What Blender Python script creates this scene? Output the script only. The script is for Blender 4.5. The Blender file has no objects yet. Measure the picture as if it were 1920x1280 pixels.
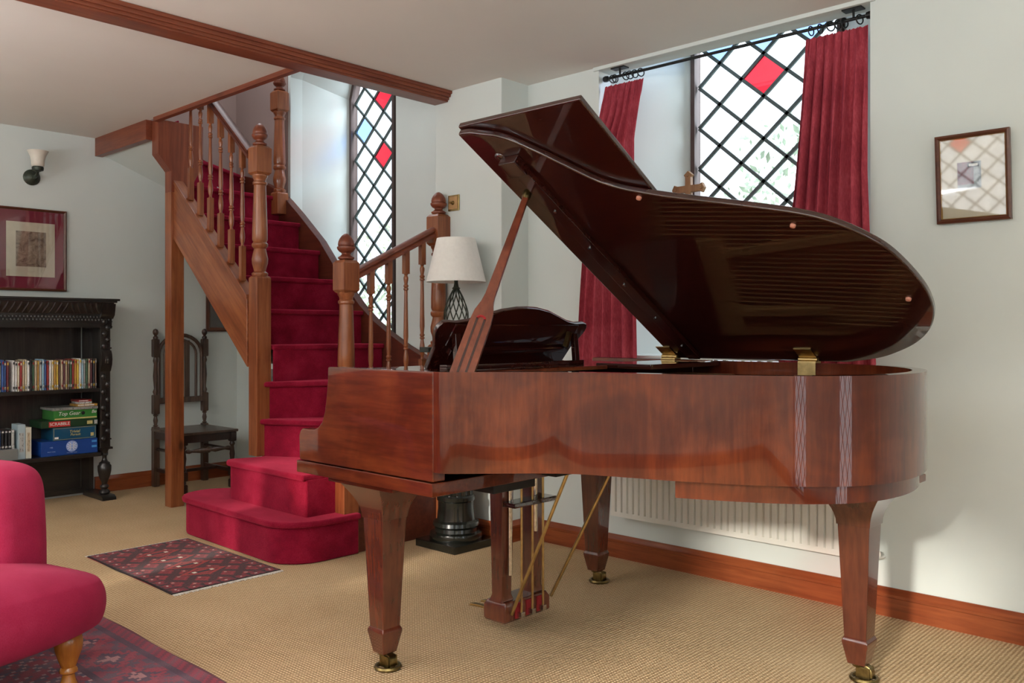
import bpy, bmesh, math, random
from mathutils import Vector, Matrix
random.seed(7)
PI = math.pi
C = bpy.context.scene.collection

# ------------------------------------------------------------------ materials
MATS = {}
def nmat(name):
    m = bpy.data.materials.new(name); m.use_nodes = True
    nt = m.node_tree
    for n in list(nt.nodes): nt.nodes.remove(n)
    out = nt.nodes.new('ShaderNodeOutputMaterial')
    p = nt.nodes.new('ShaderNodeBsdfPrincipled')
    nt.links.new(p.outputs[0], out.inputs[0])
    MATS[name] = m
    return m, nt, p, out
def lin(c):
    return tuple(((x/255)/12.92 if x/255 <= .04045 else (((x/255)+.055)/1.055)**2.4) for x in c) + (1,)
def node(nt, t, **kw):
    n = nt.nodes.new(t)
    for k, v in kw.items(): setattr(n, k, v)
    return n
def coord(nt, scale=(1, 1, 1), rot=(0, 0, 0)):
    tc = node(nt, 'ShaderNodeTexCoord'); mp = node(nt, 'ShaderNodeMapping')
    mp.inputs['Scale'].default_value = scale; mp.inputs['Rotation'].default_value = rot
    nt.links.new(tc.outputs['Object'], mp.inputs['Vector'])
    return mp.outputs[0]
def noise(nt, vec, scale, detail=4, rough=.55, dist=0):
    n = node(nt, 'ShaderNodeTexNoise')
    n.inputs['Scale'].default_value = scale; n.inputs['Detail'].default_value = detail
    n.inputs['Roughness'].default_value = rough; n.inputs['Distortion'].default_value = dist
    nt.links.new(vec, n.inputs['Vector'])
    return n.outputs['Fac']
def ramp(nt, fac, stops):
    r = node(nt, 'ShaderNodeValToRGB')
    el = r.color_ramp.elements
    while len(el) < len(stops): el.new(.5)
    for e, (p, c) in zip(el, stops): e.position = p; e.color = c
    nt.links.new(fac, r.inputs[0])
    return r.outputs[0]
def mixc(nt, fac, a, b, mode='MIX'):
    n = node(nt, 'ShaderNodeMix', data_type='RGBA', blend_type=mode)
    for sock, v in ((n.inputs[0], fac), (n.inputs[6], a), (n.inputs[7], b)):
        if hasattr(v, 'is_output'): nt.links.new(v, sock)
        else: sock.default_value = v
    return n.outputs[2]
def mth(nt, op, a, b=None):
    n = node(nt, 'ShaderNodeMath', operation=op)
    for i, v in enumerate((a, b)):
        if v is None: continue
        if hasattr(v, 'is_output'): nt.links.new(v, n.inputs[i])
        else: n.inputs[i].default_value = v
    return n.outputs[0]
def bump(nt, p, h, strength=.3, dist=.01):
    b = node(nt, 'ShaderNodeBump'); b.inputs['Strength'].default_value = strength
    b.inputs['Distance'].default_value = dist
    nt.links.new(h, b.inputs['Height']); nt.links.new(b.outputs[0], p.inputs['Normal'])
def plain(name, col, rough=.5, metal=0, var=.12, scale=30, bumps=0, coat=0, sheen=0, spec=None):
    """one colour, mottled by a noise"""
    m, nt, p, o = nmat(name)
    c = lin(col)
    v = coord(nt); f = noise(nt, v, scale)
    lo = tuple(x*(1-var) for x in c[:3])+(1,); hi = tuple(min(1, x*(1+var)) for x in c[:3])+(1,)
    nt.links.new(ramp(nt, f, [(.3, lo), (.7, hi)]), p.inputs['Base Color'])
    p.inputs['Roughness'].default_value = rough; p.inputs['Metallic'].default_value = metal
    p.inputs['Coat Weight'].default_value = coat; p.inputs['Coat Roughness'].default_value = .04
    p.inputs['Sheen Weight'].default_value = sheen
    if spec is not None: p.inputs['Specular IOR Level'].default_value = spec
    if bumps: bump(nt, p, f, bumps, .004)
    return m
def wood(name, dark, mid, light, axis='z', rough=.35, coat=0., knots=0., blotch=.5, stretch=14, fine=60, spec=.5, rot=None):
    m, nt, p, o = nmat(name)
    s = {'x': (1/stretch, 1, 1), 'y': (1, 1/stretch, 1), 'z': (1, 1, 1/stretch)}[axis]
    if rot:
        v0 = coord(nt, (1, 1, 1), rot); mp = node(nt, 'ShaderNodeMapping'); mp.inputs['Scale'].default_value = s
        nt.links.new(v0, mp.inputs['Vector']); v = mp.outputs[0]
    else: v = coord(nt, s)
    vb = coord(nt, (1, 1, 1))
    g = noise(nt, v, fine, 5, .6, .3); b = noise(nt, vb, 4.5, 3, .6, .6)
    g2 = noise(nt, v, fine*.22, 3, .5, 1.2)
    f = mth(nt, 'ADD', mth(nt, 'MULTIPLY', g, .45*(1-blotch)+.15), mth(nt, 'MULTIPLY', g2, .45*(1-blotch)+.1))
    f = mth(nt, 'ADD', f, mth(nt, 'MULTIPLY', b, blotch*.75))
    col = ramp(nt, f, [(.3, lin(dark)), (.5, lin(mid)), (.7, lin(light))])
    if knots:
        vo = node(nt, 'ShaderNodeTexVoronoi'); vo.inputs['Scale'].default_value = 4.2
        s2 = {'x': (.6, 1.3, 1.3), 'y': (1.3, .6, 1.3), 'z': (1.3, 1.3, .6)}[axis]
        nt.links.new(coord(nt, s2), vo.inputs['Vector'])
        k = ramp(nt, vo.outputs['Distance'], [(.05, (1, 1, 1, 1)), (.12, (0, 0, 0, 1))])
        col = mixc(nt, mth(nt, 'MULTIPLY', k, knots), col, lin(tuple(x*.35 for x in dark)))
    nt.links.new(col, p.inputs['Base Color'])
    p.inputs['Roughness'].default_value = rough; p.inputs['Coat Weight'].default_value = coat
    p.inputs['Coat Roughness'].default_value = .008 if coat >= 1 else .05; p.inputs['Specular IOR Level'].default_value = spec
    if coat >= 1: p.inputs['Specular IOR Level'].default_value = .12
    if coat >= 1: p.inputs['Coat IOR'].default_value = 1.68 if 'dark' in name else 1.45
    if coat < 1: bump(nt, p, g, .06 if coat == 0 else .004, .002)
    return m

M = {}
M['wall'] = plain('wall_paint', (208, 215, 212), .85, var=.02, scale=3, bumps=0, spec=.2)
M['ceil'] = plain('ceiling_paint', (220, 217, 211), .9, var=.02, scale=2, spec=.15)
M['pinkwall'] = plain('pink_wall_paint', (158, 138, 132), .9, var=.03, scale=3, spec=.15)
PD, PM_, PL = (82, 40, 20), (126, 68, 38), (158, 96, 58)
for ax in 'xyz': M['pine_'+ax] = wood('stained_pine_'+ax, PD, PM_, PL, ax, .3, .15, knots=.8, blotch=.3)
for ax in 'xyz': M['skirt_'+ax] = wood('skirting_pine_'+ax, (84, 34, 18), (124, 58, 30), (152, 80, 44), ax, .3, .2, knots=.9, blotch=.3)
for ax in 'xyz': M['beam_'+ax] = wood('beam_wood_'+ax, (78, 34, 20), (112, 54, 34), (138, 74, 48), ax, .4, .05, knots=.4, blotch=.3)
M['pine_slope'] = wood('stained_pine_slope', PD, PM_, PL, 'x', .3, .15, knots=.8, blotch=.3, rot=(0, -math.radians(40.5), 0))
M['darkstring'] = wood('dark_string_wood', (52, 20, 12), (84, 36, 22), (110, 54, 34), 'x', .45, 0, knots=.3)
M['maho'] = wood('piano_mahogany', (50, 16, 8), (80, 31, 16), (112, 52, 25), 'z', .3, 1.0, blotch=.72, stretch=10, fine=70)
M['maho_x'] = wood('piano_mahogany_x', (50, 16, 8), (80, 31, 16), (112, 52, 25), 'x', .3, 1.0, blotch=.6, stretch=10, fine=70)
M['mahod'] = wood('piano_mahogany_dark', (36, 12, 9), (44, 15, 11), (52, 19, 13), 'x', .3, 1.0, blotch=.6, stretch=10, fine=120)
M['maholeg'] = wood('piano_leg_mahogany', (54, 18, 12), (80, 34, 22), (104, 50, 32), 'z', .25, .8, blotch=.5, stretch=10, fine=70)
M['stick'] = wood('lid_stick_wood', (66, 26, 16), (96, 44, 27), (122, 62, 40), 'z', .3, .6, blotch=.4)
M['brass'] = plain('brass', (176, 152, 104), .3, 1, .2, 40)
M['oldbrass'] = plain('aged_brass', (128, 112, 72), .35, 1, .3, 60)
M['gold'] = plain('gold_paint', (176, 138, 92), .45, .15, .12, 20)
M['steel'] = plain('steel_wire', (170, 165, 150), .3, 1, .1, 20)
M['chrome'] = plain('chrome', (200, 200, 200), .15, 1, .3, 90)
M['iron'] = plain('black_iron', (22, 24, 24), .4, .3, .3, 40)
M['lampiron'] = plain('verdigris_iron', (60, 66, 56), .45, .5, .4, 40)
M['black'] = plain('black_felt', (16, 13, 12), .7, 0, .2, 30)
M['oak'] = wood('black_oak', (12, 11, 10), (26, 24, 22), (44, 40, 36), 'y', .35, .2, blotch=.3)
M['oakz'] = wood('black_oak_upright', (14, 12, 11), (32, 28, 26), (58, 52, 48), 'z', .35, .2, blotch=.3)
M['chair'] = wood('old_chair_oak', (34, 20, 14), (62, 42, 32), (96, 74, 60), 'z', .35, .2, blotch=.4)
M['darkchair'] = wood('dark_chair_oak', (22, 10, 8), (36, 18, 13), (52, 28, 20), 'z', .35, .2, blotch=.4)
M['cross'] = wood('carved_oak', (88, 58, 32), (124, 88, 54), (150, 112, 72), 'z', .5, 0)
M['goldwood'] = wood('honey_turned_wood', (120, 66, 16), (166, 102, 34), (196, 134, 56), 'z', .25, .4)
M['pedestal'] = plain('black_marble', (20, 22, 18), .2, 0, .6, 14, coat=.4)
M['shade'] = plain('linen_shade', (234, 233, 228), .9, 0, .03, 60)
M['frost'] = plain('frosted_glass', (212, 206, 194), .4, 0, .05, 30)
M['radiator'] = plain('radiator_enamel', (226, 225, 218), .35, 0, .02, 5)
M['red_felt'] = plain('red_felt', (140, 26, 30), .9, 0, .1, 30)
M['white'] = plain('white_plastic', (226, 226, 222), .5, 0, .05, 30)
M['pages'] = plain('paper', (214, 204, 184), .9, 0, .08, 120)
M['fringe'] = plain('cream_fringe', (206, 200, 190), .95, 0, .25, 160)

def carpet_red():
    m, nt, p, o = nmat('red_stair_carpet')
    v = coord(nt)
    a = noise(nt, v, 7, 3, .6); b = noise(nt, v, 260, 2, .7)
    f = mth(nt, 'ADD', mth(nt, 'MULTIPLY', a, .6), mth(nt, 'MULTIPLY', b, .4))
    nt.links.new(ramp(nt, f, [(.3, lin((98, 10, 30))), (.5, lin((132, 18, 44))), (.7, lin((158, 36, 62)))]), p.inputs['Base Color'])
    p.inputs['Roughness'].default_value = .95; p.inputs['Sheen Weight'].default_value = .7
    p.inputs['Sheen Roughness'].default_value = .4; p.inputs['Sheen Tint'].default_value = lin((230, 80, 110))
    p.inputs['Specular IOR Level'].default_value = .1
    bump(nt, p, b, .6, .006)
    return m
M['redcarpet'] = carpet_red()
def cloth(name, dk, md, lt, weave=500, sheen=.3, tint=(220, 110, 140), fold=0):
    m, nt, p, o = nmat(name)
    v = coord(nt)
    a = noise(nt, v, 5, 3, .6); b = noise(nt, coord(nt, (1, 1, .25)), weave, 2, .7)
    f = mth(nt, 'ADD', mth(nt, 'MULTIPLY', a, .55), mth(nt, 'MULTIPLY', b, .45))
    nt.links.new(ramp(nt, f, [(.3, lin(dk)), (.5, lin(md)), (.7, lin(lt))]), p.inputs['Base Color'])
    p.inputs['Roughness'].default_value = .9; p.inputs['Sheen Weight'].default_value = sheen
    p.inputs['Sheen Tint'].default_value = lin(tint); p.inputs['Specular IOR Level'].default_value = .15
    bump(nt, p, b, .35, .002)
    return m
M['sofa'] = cloth('raspberry_upholstery', (126, 22, 54), (148, 30, 64), (162, 46, 80), 700)
M['curtain'] = cloth('red_chenille', (128, 44, 56), (162, 62, 74), (188, 88, 100), 160, .3)

def sisal():
    m, nt, p, o = nmat('sisal_carpet')
    v = coord(nt)
    def wave(d, sc, off):
        w = node(nt, 'ShaderNodeTexWave', wave_type='BANDS', bands_direction=d)
        w.inputs['Scale'].default_value = sc; w.inputs['Distortion'].default_value = .6
        w.inputs['Detail'].default_value = 1.0; w.inputs['Detail Scale'].default_value = 2.5
        w.inputs['Phase Offset'].default_value = off
        nt.links.new(v, w.inputs['Vector']); return w.outputs['Fac']
    wx = wave('X', 22, 0); wy = wave('Y', 26, 0)
    h = mth(nt, 'MULTIPLY', wx, mth(nt, 'ADD', mth(nt, 'MULTIPLY', wy, .75), .25))
    n1 = noise(nt, v, 120, 3, .7); n2 = noise(nt, v, 1.3, 3, .6)
    f = mth(nt, 'ADD', mth(nt, 'MULTIPLY', h, .42), mth(nt, 'MULTIPLY', n1, .42))
    f = mth(nt, 'ADD', f, mth(nt, 'MULTIPLY', n2, .25))
    nt.links.new(ramp(nt, f, [(.22, lin((142, 112, 80))), (.5, lin((208, 178, 138))), (.8, lin((230, 206, 170)))]), p.inputs['Base Color'])
    p.inputs['Roughness'].default_value = .95; p.inputs['Specular IOR Level'].default_value = .1
    bump(nt, p, h, .7, .006)
    return m
M['sisal'] = sisal()

def attr_mat(name):
    m, nt, p, o = nmat(name)
    a = node(nt, 'ShaderNodeAttribute', attribute_name='Col')
    n = noise(nt, coord(nt), 240, 2, .7)
    c = mixc(nt, .55, a.outputs['Color'], ramp(nt, n, [(.25, (.55, .55, .55, 1)), (.75, (1.15, 1.15, 1.15, 1))]), 'MULTIPLY')
    nt.links.new(c, p.inputs['Base Color'])
    p.inputs['Roughness'].default_value = .95; p.inputs['Specular IOR Level'].default_value = .08
    p.inputs['Sheen Weight'].default_value = .15
    bump(nt, p, n, .4, .003)
    return m
M['rug'] = attr_mat('woven_rug_wool')

def glass(name, col=(1, 1, 1), gl=.08):
    m = bpy.data.materials.new(name); m.use_nodes = True; nt = m.node_tree
    for n in list(nt.nodes): nt.nodes.remove(n)
    o = node(nt, 'ShaderNodeOutputMaterial'); t = node(nt, 'ShaderNodeBsdfTransparent'); g = node(nt, 'ShaderNodeBsdfGlossy')
    nz = noise(nt, coord(nt), 9, 2)
    nt.links.new(ramp(nt, nz, [(.3, tuple(c*.9 for c in col)+(1,)), (.7, tuple(col)+(1,))]), t.inputs[0])
    g.inputs['Roughness'].default_value = .03
    x = node(nt, 'ShaderNodeMixShader'); x.inputs[0].default_value = gl
    nt.links.new(t.outputs[0], x.inputs[1]); nt.links.new(g.outputs[0], x.inputs[2]); nt.links.new(x.outputs[0], o.inputs[0])
    return m
M['glass'] = glass('clear_leaded_glass'); M['redglass'] = glass('red_stained_glass', (.8, .02, .04)); M['blueglass'] = glass('blue_stained_glass', (.36, .56, 1.0))
M['picglass'] = glass('picture_glass', (1, 1, 1), .12)
M['lead'] = plain('window_lead', (74, 86, 86), .6, 0, .15, 30)
M['winframe'] = plain('dark_window_frame', (74, 56, 52), .5, 0, .15, 20)
M['leaf'] = plain('pale_leaf', (150, 164, 142), .6, 0, .3, 20)
M['soil'] = plain('outdoor_ground', (150, 150, 130), .9, 0, .2, 3)
M['sketch'] = None
def sketch_mat(name, bg, ink, scale):
    m, nt, p, o = nmat(name)
    n = noise(nt, coord(nt), scale, 6, .7, 1.5)
    nt.links.new(ramp(nt, n, [(.36, lin(ink)), (.6, lin(bg))]), p.inputs['Base Color'])
    p.inputs['Roughness'].default_value = .9
    return m
M['sketch'] = sketch_mat('sepia_etching', (158, 140, 122), (92, 76, 62), 14)
M['sketch2'] = sketch_mat('dark_red_etching', (120, 30, 36), (40, 14, 18), 40)
M['sketch3'] = sketch_mat('slate_etching', (150, 158, 154), (70, 84, 88), 40)
M['mountred'] = plain('burgundy_mount', (118, 30, 52), .9, 0, .04, 20)
M['cream'] = plain('cream_mount', (206, 198, 176), .9, 0, .03, 20)
M['gilt'] = plain('gilt_slip', (176, 140, 74), .35, .6, .15, 60)
M['picframe'] = wood('picture_frame_wood', (56, 26, 16), (84, 44, 28), (104, 60, 40), 'x', .35, .2)

# ------------------------------------------------------------------ mesh building
class MB:
    def __init__(s): s.v = []; s.f = []; s.mi = []; s.cur = 0
    def add(s, vs, fs):
        b = len(s.v); s.v += [tuple(v) for v in vs]
        for f in fs: s.f.append(tuple(b+i for i in f)); s.mi.append(s.cur)
        return s
    def box(s, lo, hi, mat=None):
        x0, y0, z0 = lo; x1, y1, z1 = hi
        vs = [(x0,y0,z0),(x1,y0,z0),(x1,y1,z0),(x0,y1,z0),(x0,y0,z1),(x1,y0,z1),(x1,y1,z1),(x0,y1,z1)]
        if mat is not None: vs = [tuple(mat @ Vector(v)) for v in vs]
        return s.add(vs, [(3,2,1,0),(4,5,6,7),(0,1,5,4),(1,2,6,5),(2,3,7,6),(3,0,4,7)])
    def taper(s, c, z0, w0, d0, z1, w1, d1, c1=None):
        """square frustum about (x, y)"""
        x, y = c; X, Y = c1 or c
        vs = [(x-w0,y-d0,z0),(x+w0,y-d0,z0),(x+w0,y+d0,z0),(x-w0,y+d0,z0),(X-w1,Y-d1,z1),(X+w1,Y-d1,z1),(X+w1,Y+d1,z1),(X-w1,Y+d1,z1)]
        return s.add(vs, [(3,2,1,0),(4,5,6,7),(0,1,5,4),(1,2,6,5),(2,3,7,6),(3,0,4,7)])
    def stack(s, c, rings):
        """square sections (z, halfwidth x, halfwidth y) lofted"""
        x, y = c; vs = []; fs = []
        for z, w, d in rings: vs += [(x-w,y-d,z),(x+w,y-d,z),(x+w,y+d,z),(x-w,y+d,z)]
        n = len(rings)
        for i in range(n-1):
            for k in range(4):
                a = i*4+k; b = i*4+(k+1) % 4; fs.append((a, b, b+4, a+4))
        fs.append((3,2,1,0)); q = 4*(n-1); fs.append((q,q+1,q+2,q+3))
        return s.add(vs, fs)
    def lathe(s, prof, c=(0,0,0), n=20, mat=None):
        vs = []; fs = []
        for r, z in prof:
            for k in range(n):
                a = 2*PI*k/n; vs.append((c[0]+r*math.cos(a), c[1]+r*math.sin(a), c[2]+z))
        for i in range(len(prof)-1):
            for k in range(n):
                a = i*n+k; b = i*n+(k+1) % n; fs.append((a, b, b+n, a+n))
        fs.append(tuple(range(n-1,-1,-1))); q = n*(len(prof)-1); fs.append(tuple(range(q,q+n)))
        if mat is not None: vs = [tuple(mat @ Vector(v)) for v in vs]
        return s.add(vs, fs)
    def prism(s, poly, axis, a, b):
        """polygon (2D) extruded along an axis; axis z: (x,y), y: (x,z), x: (y,z)"""
        def P(p, t): return {'z': (p[0],p[1],t), 'y': (p[0],t,p[1]), 'x': (t,p[0],p[1])}[axis]
        n = len(poly); vs = [P(p, a) for p in poly]+[P(p, b) for p in poly]
        fs = [tuple(range(n-1,-1,-1)), tuple(range(n,2*n))]+[(k,(k+1) % n,n+(k+1) % n,n+k) for k in range(n)]
        return s.add(vs, fs)
    def tube(s, pts, r, n=8, closed=False):
        pts = [Vector(p) for p in pts]; m = len(pts); vs = []; fs = []
        rr = r if isinstance(r, (list, tuple)) else [r]*m
        prev = None
        for i, p in enumerate(pts):
            if closed: t = pts[(i+1) % m]-pts[i-1]
            else: t = pts[min(i+1,m-1)]-pts[max(i-1,0)]
            t.normalize()
            if prev is None:
                u = t.cross(Vector((0,0,1)))
                if u.length < .05: u = t.cross(Vector((1,0,0)))
            else: u = prev - t*prev.dot(t)
            u.normalize(); prev = u; w = t.cross(u)
            for k in range(n):
                a = 2*PI*k/n; vs.append(p+(u*math.cos(a)+w*math.sin(a))*rr[i])
        for i in range(m if closed else m-1):
            j = (i+1) % m
            for k in range(n): fs.append((i*n+k, i*n+(k+1) % n, j*n+(k+1) % n, j*n+k))
        if not closed: fs.append(tuple(range(n-1,-1,-1))); fs.append(tuple(range((m-1)*n,m*n)))
        return s.add(vs, fs)
    def beam(s, p, q, w, h, up=(0,0,1)):
        """rectangular bar from p to q, width w (sideways), height h (about up)"""
        p = Vector(p); q = Vector(q); t = (q-p).normalized(); sd = t.cross(Vector(up)).normalized(); u = sd.cross(t)
        vs = []
        for e in (p, q):
            for a, b in ((-1,-1),(1,-1),(1,1),(-1,1)): vs.append(e+sd*(a*w/2)+u*(b*h/2))
        return s.add(vs, [(3,2,1,0),(4,5,6,7),(0,1,5,4),(1,2,6,5),(2,3,7,6),(3,0,4,7)])
    def sphere(s, c, r, n=12, sc=(1,1,1)):
        m = n//2; prof = []
        vs = []; fs = []
        for i in range(m+1):
            a = -PI/2+PI*i/m
            for k in range(n):
                b = 2*PI*k/n
                vs.append((c[0]+r*sc[0]*math.cos(a)*math.cos(b), c[1]+r*sc[1]*math.cos(a)*math.sin(b), c[2]+r*sc[2]*math.sin(a)))
        for i in range(m):
            for k in range(n): fs.append((i*n+k, i*n+(k+1) % n, (i+1)*n+(k+1) % n, (i+1)*n+k))
        return s.add(vs, fs)
    def mat(s, i): s.cur = i; return s
    def xf(s, m, start=0):
        s.v[start:] = [tuple(m @ Vector(v)) for v in s.v[start:]]; return s
    def build(s, name, mats, parent=None, bev=0, seg=2, smooth=38, sub=0, world=True):
        o = world_org(parent) if world else Vector()
        me = bpy.data.meshes.new(name)
        me.from_pydata([tuple(Vector(v)-o) for v in s.v], [], s.f)
        if not isinstance(mats, (list, tuple)): mats = [mats]
        for m in mats: me.materials.append(m)
        me.polygons.foreach_set('material_index', s.mi)
        bm = bmesh.new(); bm.from_mesh(me)
        bmesh.ops.remove_doubles(bm, verts=bm.verts, dist=1e-5)
        bmesh.ops.recalc_face_normals(bm, faces=bm.faces)
        if bev:
            es = [e for e in bm.edges if len(e.link_faces) == 2 and e.calc_face_angle(0) > math.radians(32)]
            bmesh.ops.bevel(bm, geom=es, offset=bev, segments=seg, profile=.5, affect='EDGES', clamp_overlap=True)
        bm.to_mesh(me); bm.free()
        me.polygons.foreach_set('use_smooth', [True]*len(me.polygons))
        me.set_sharp_from_angle(angle=math.radians(smooth))
        ob = bpy.data.objects.new(name, me); C.objects.link(ob)
        if parent is not None: ob.parent = parent
        if bev:
            wn = ob.modifiers.new('Weighted', 'WEIGHTED_NORMAL'); wn.keep_sharp = True; wn.weight = 50
        if sub:
            md = ob.modifiers.new('Subdivision', 'SUBSURF'); md.levels = sub; md.render_levels = sub
        return ob
ORG = {}
def world_org(p):
    while p is not None and p.name not in ORG: p = p.parent
    return ORG[p.name] if p is not None else Vector()
def thing(name, label, cat, loc=(0,0,0), rz=0, group=None):
    o = bpy.data.objects.new(name, None); C.objects.link(o); o.empty_display_size = .1
    o.location = loc; o.rotation_euler = (0,0,rz); ORG[o.name] = Vector(loc)
    return tag(o, label, cat, group)
def tag(o, label, cat, group=None):
    o['label'] = label; o['category'] = cat
    if group: o['group'] = group
    return o
def struct(o):
    o['kind'] = 'structure'; return o
def text_mesh(name, body, size, mat, parent, matrix, extrude=.0008):
    cu = bpy.data.curves.new('tmp_text', 'FONT'); cu.body = body; cu.size = size; cu.extrude = extrude
    cu.align_x = 'CENTER'; cu.align_y = 'CENTER'
    t = bpy.data.objects.new('tmp_text', cu); C.objects.link(t)
    dg = bpy.context.evaluated_depsgraph_get(); me = bpy.data.meshes.new_from_object(t.evaluated_get(dg))
    bpy.data.objects.remove(t); bpy.data.curves.remove(cu)
    me.name = name
    me.transform(matrix); o = world_org(parent); me.transform(Matrix.Translation(-o))
    me.materials.clear(); me.materials.append(mat)
    ob = bpy.data.objects.new(name, me); C.objects.link(ob); ob.parent = parent
    return ob
def spline(pts, n=8, closed=False):
    out = []; m = len(pts)
    rng = range(m if closed else m-1)
    for i in rng:
        p0 = Vector(pts[i-1] if (i > 0 or closed) else pts[0]); p1 = Vector(pts[i]); p2 = Vector(pts[(i+1) % m])
        p3 = Vector(pts[(i+2) % m] if (closed or i+2 < m) else pts[-1])
        for k in range(n):
            t = k/n
            out.append(.5*((2*p1)+(p2-p0)*t+(2*p0-5*p1+4*p2-p3)*t*t+(3*p1-p0-3*p2+p3)*t**3))
    if not closed: out.append(Vector(pts[-1]))
    return out
def offset2(pts, d):
    out = []; m = len(pts)
    for i in range(m):
        a = Vector(pts[max(i-1,0)]); b = Vector(pts[min(i+1,m-1)]); t = (b-a)
        if t.length < 1e-9: t = Vector((1,0))
        t.normalize(); out.append(Vector(pts[i])+Vector((-t.y,t.x))*d)
    return out

# ------------------------------------------------------------------ room shell
XL, XR, YB, YF, ZC = -6.25, 1.9, 3.54, -2.7, 2.45     # left wall, right wall, window wall, wall behind the viewer, ceiling
YG = 4.0                                              # plane of the window glass
ZU = 3.75
struct(MB().box((XL-.3,YF-.3,-.1),(XR+.3,YG+.2,0)).build('floor', M['sisal']))
def wall_with_holes(name, axis, at, thick, outer, holes, mat):
    """flat wall face polygon with holes (2D loops), extruded; axis y: loops (x,z), axis x: loops (y,z)"""
    bm = bmesh.new()
    edges = []
    for loop in [outer]+holes:
        vs = [bm.verts.new(((p[0],at,p[1]) if axis == 'y' else (at,p[0],p[1]))) for p in loop]
        for i in range(len(vs)): edges.append(bm.edges.new((vs[i],vs[(i+1) % len(vs)])))
    bmesh.ops.triangle_fill(bm, use_beauty=True, use_dissolve=False, edges=edges)
    g = bmesh.ops.extrude_face_region(bm, geom=list(bm.faces))
    d = Vector((0,thick,0)) if axis == 'y' else Vector((thick,0,0))
    bmesh.ops.translate(bm, vec=d, verts=[v for v in g['geom'] if isinstance(v, bmesh.types.BMVert)])
    bmesh.ops.recalc_face_normals(bm, faces=bm.faces)
    me = bpy.data.meshes.new(name); bm.to_mesh(me); bm.free(); me.materials.append(mat)
    o = bpy.data.objects.new(name, me); C.objects.link(o); return struct(o)
def arch_loop(x0, x1, z0, zs, zt, n=6):
    xc = (x0+x1)/2
    pts = [(x0,z0),(x1,z0)]
    for i in range(n+1):
        a = i/n; pts.append((x1+(xc-x1)*a, zs+(zt-zs)*math.sin(a*PI/2)**.9))
    for i in range(1, n+1):
        a = 1-i/n; pts.append((x0+(xc-x0)*a, zs+(zt-zs)*math.sin(a*PI/2)**.9))
    return pts
hole1 = arch_loop(-5.5,-4.31,1.0,2.95,3.6); gl1 = arch_loop(-5.38,-4.86,1.0,2.84,3.3)
hole2 = [(-2.71,1.0),(-1.351,1.0),(-1.351,2.44),(-2.71,2.44)]
wb = wall_with_holes('wall_back', 'y', YB, .10, [(XL-.1,0),(XR+.1,0),(XR+.1,ZU),(XL-.1,ZU)], [hole1,hole2], M['wall'])
# deep splayed recesses behind the openings, and the outer leaf of the wall
def loft(name, la, ya, lb, yb, mat):
    n = len(la); m = MB()
    m.add([(p[0],ya,p[1]) for p in la]+[(p[0],yb,p[1]) for p in lb], [(i,(i+1) % n,n+(i+1) % n,n+i) for i in range(n)])
    return m.build(name, mat, None, smooth=20)
struct(loft('trim_1', hole1, YB+.1, gl1, YG, M['wall']))
h2b = [(-2.71,1.0),(-1.351,1.0),(-1.351,2.95),(-2.71,2.95)]; gl2 = [(-2.44,1.0),(-1.645,1.0),(-1.645,2.95),(-2.44,2.95)]
struct(loft('trim_2', h2b, YB+.1, gl2, YG, M['wall']))
m = MB().box((XL-.1,YB+.1,0),(-5.6,YG+.06,ZU)).box((-4.2,YB+.1,0),(-2.72,YG+.06,ZU)).box((-1.34,YB+.1,0),(XR+.1,YG+.06,ZU))
m.box((-5.6,YB+.1,0),(-4.2,YG+.06,.998)).box((-2.72,YB+.1,0),(-1.34,YG+.06,.998)).box((-2.72,YB+.1,2.96),(-1.34,YG+.06,ZU)).box((-5.6,YB+.1,3.62),(-4.2,YG+.06,ZU))
struct(m.build('wall_outer', M['wall']))
# left wall (pinkish above the stair)
struct(MB().box((XL-.1,YF-.1,0),(XL,YB+.1,ZC+.1)).build('wall_left', M['wall']))
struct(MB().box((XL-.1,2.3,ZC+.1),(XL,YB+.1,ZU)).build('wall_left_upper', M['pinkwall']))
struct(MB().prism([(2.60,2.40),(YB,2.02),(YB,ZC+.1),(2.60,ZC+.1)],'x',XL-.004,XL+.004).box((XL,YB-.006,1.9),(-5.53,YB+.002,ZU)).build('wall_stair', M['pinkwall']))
# pier
struct(MB().box((-3.71,3.33,0),(-3.19,YB+.02,ZU)).build('wall_pier', M['wall'], bev=.008))
# enclosure under the stair
struct(MB().box((-4.47,2.72,0),(-4.44,YB,.9)).build('wall_understair', M['wall']))
# ceilings
struct(MB().box((XL-.1,YF-.1,ZC),(-3.71,2.49,ZC+.12)).build('ceiling', M['ceil']))
struct(MB().box((-3.715,YF-.1,ZC),(XR+.1,YB+.11,ZC+.12)).build('ceiling_right', M['ceil']))
struct(MB().box((XL-.1,2.3,ZU),(XR+.1,YG+.1,ZU+.1)).build('ceiling_stairwell', M['ceil']))
struct(MB().box((-3.73,2.49,ZC+.12),(-3.65,YB,ZU)).box((XL,2.41,ZC+.12),(-3.65,2.49,ZU)).build('wall_stairwell', M['wall']))
# head strip over the big window
struct(MB().box((-2.74,YB-.012,2.432),(-1.33,YB+.10,2.452)).build('trim_3', M['wall'], bev=.003))
struct(MB().prism([(-4.50,.93),(-5.46,1.735),(-5.46,1.75),(-4.50,.945)],'y',2.66,3.54).build('ceiling_stair', M['wall']))
# sloping plaster soffit under the stair winders
struct(MB().prism([(2.52,2.34),(3.54,1.95),(3.54,1.99),(2.52,2.38)],'x',XL,-5.80).prism([(2.515,2.338),(2.68,2.277),(2.68,2.29),(2.515,2.352)],'x',-5.82,-5.46).build('ceiling_slope', M['wall']))
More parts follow.
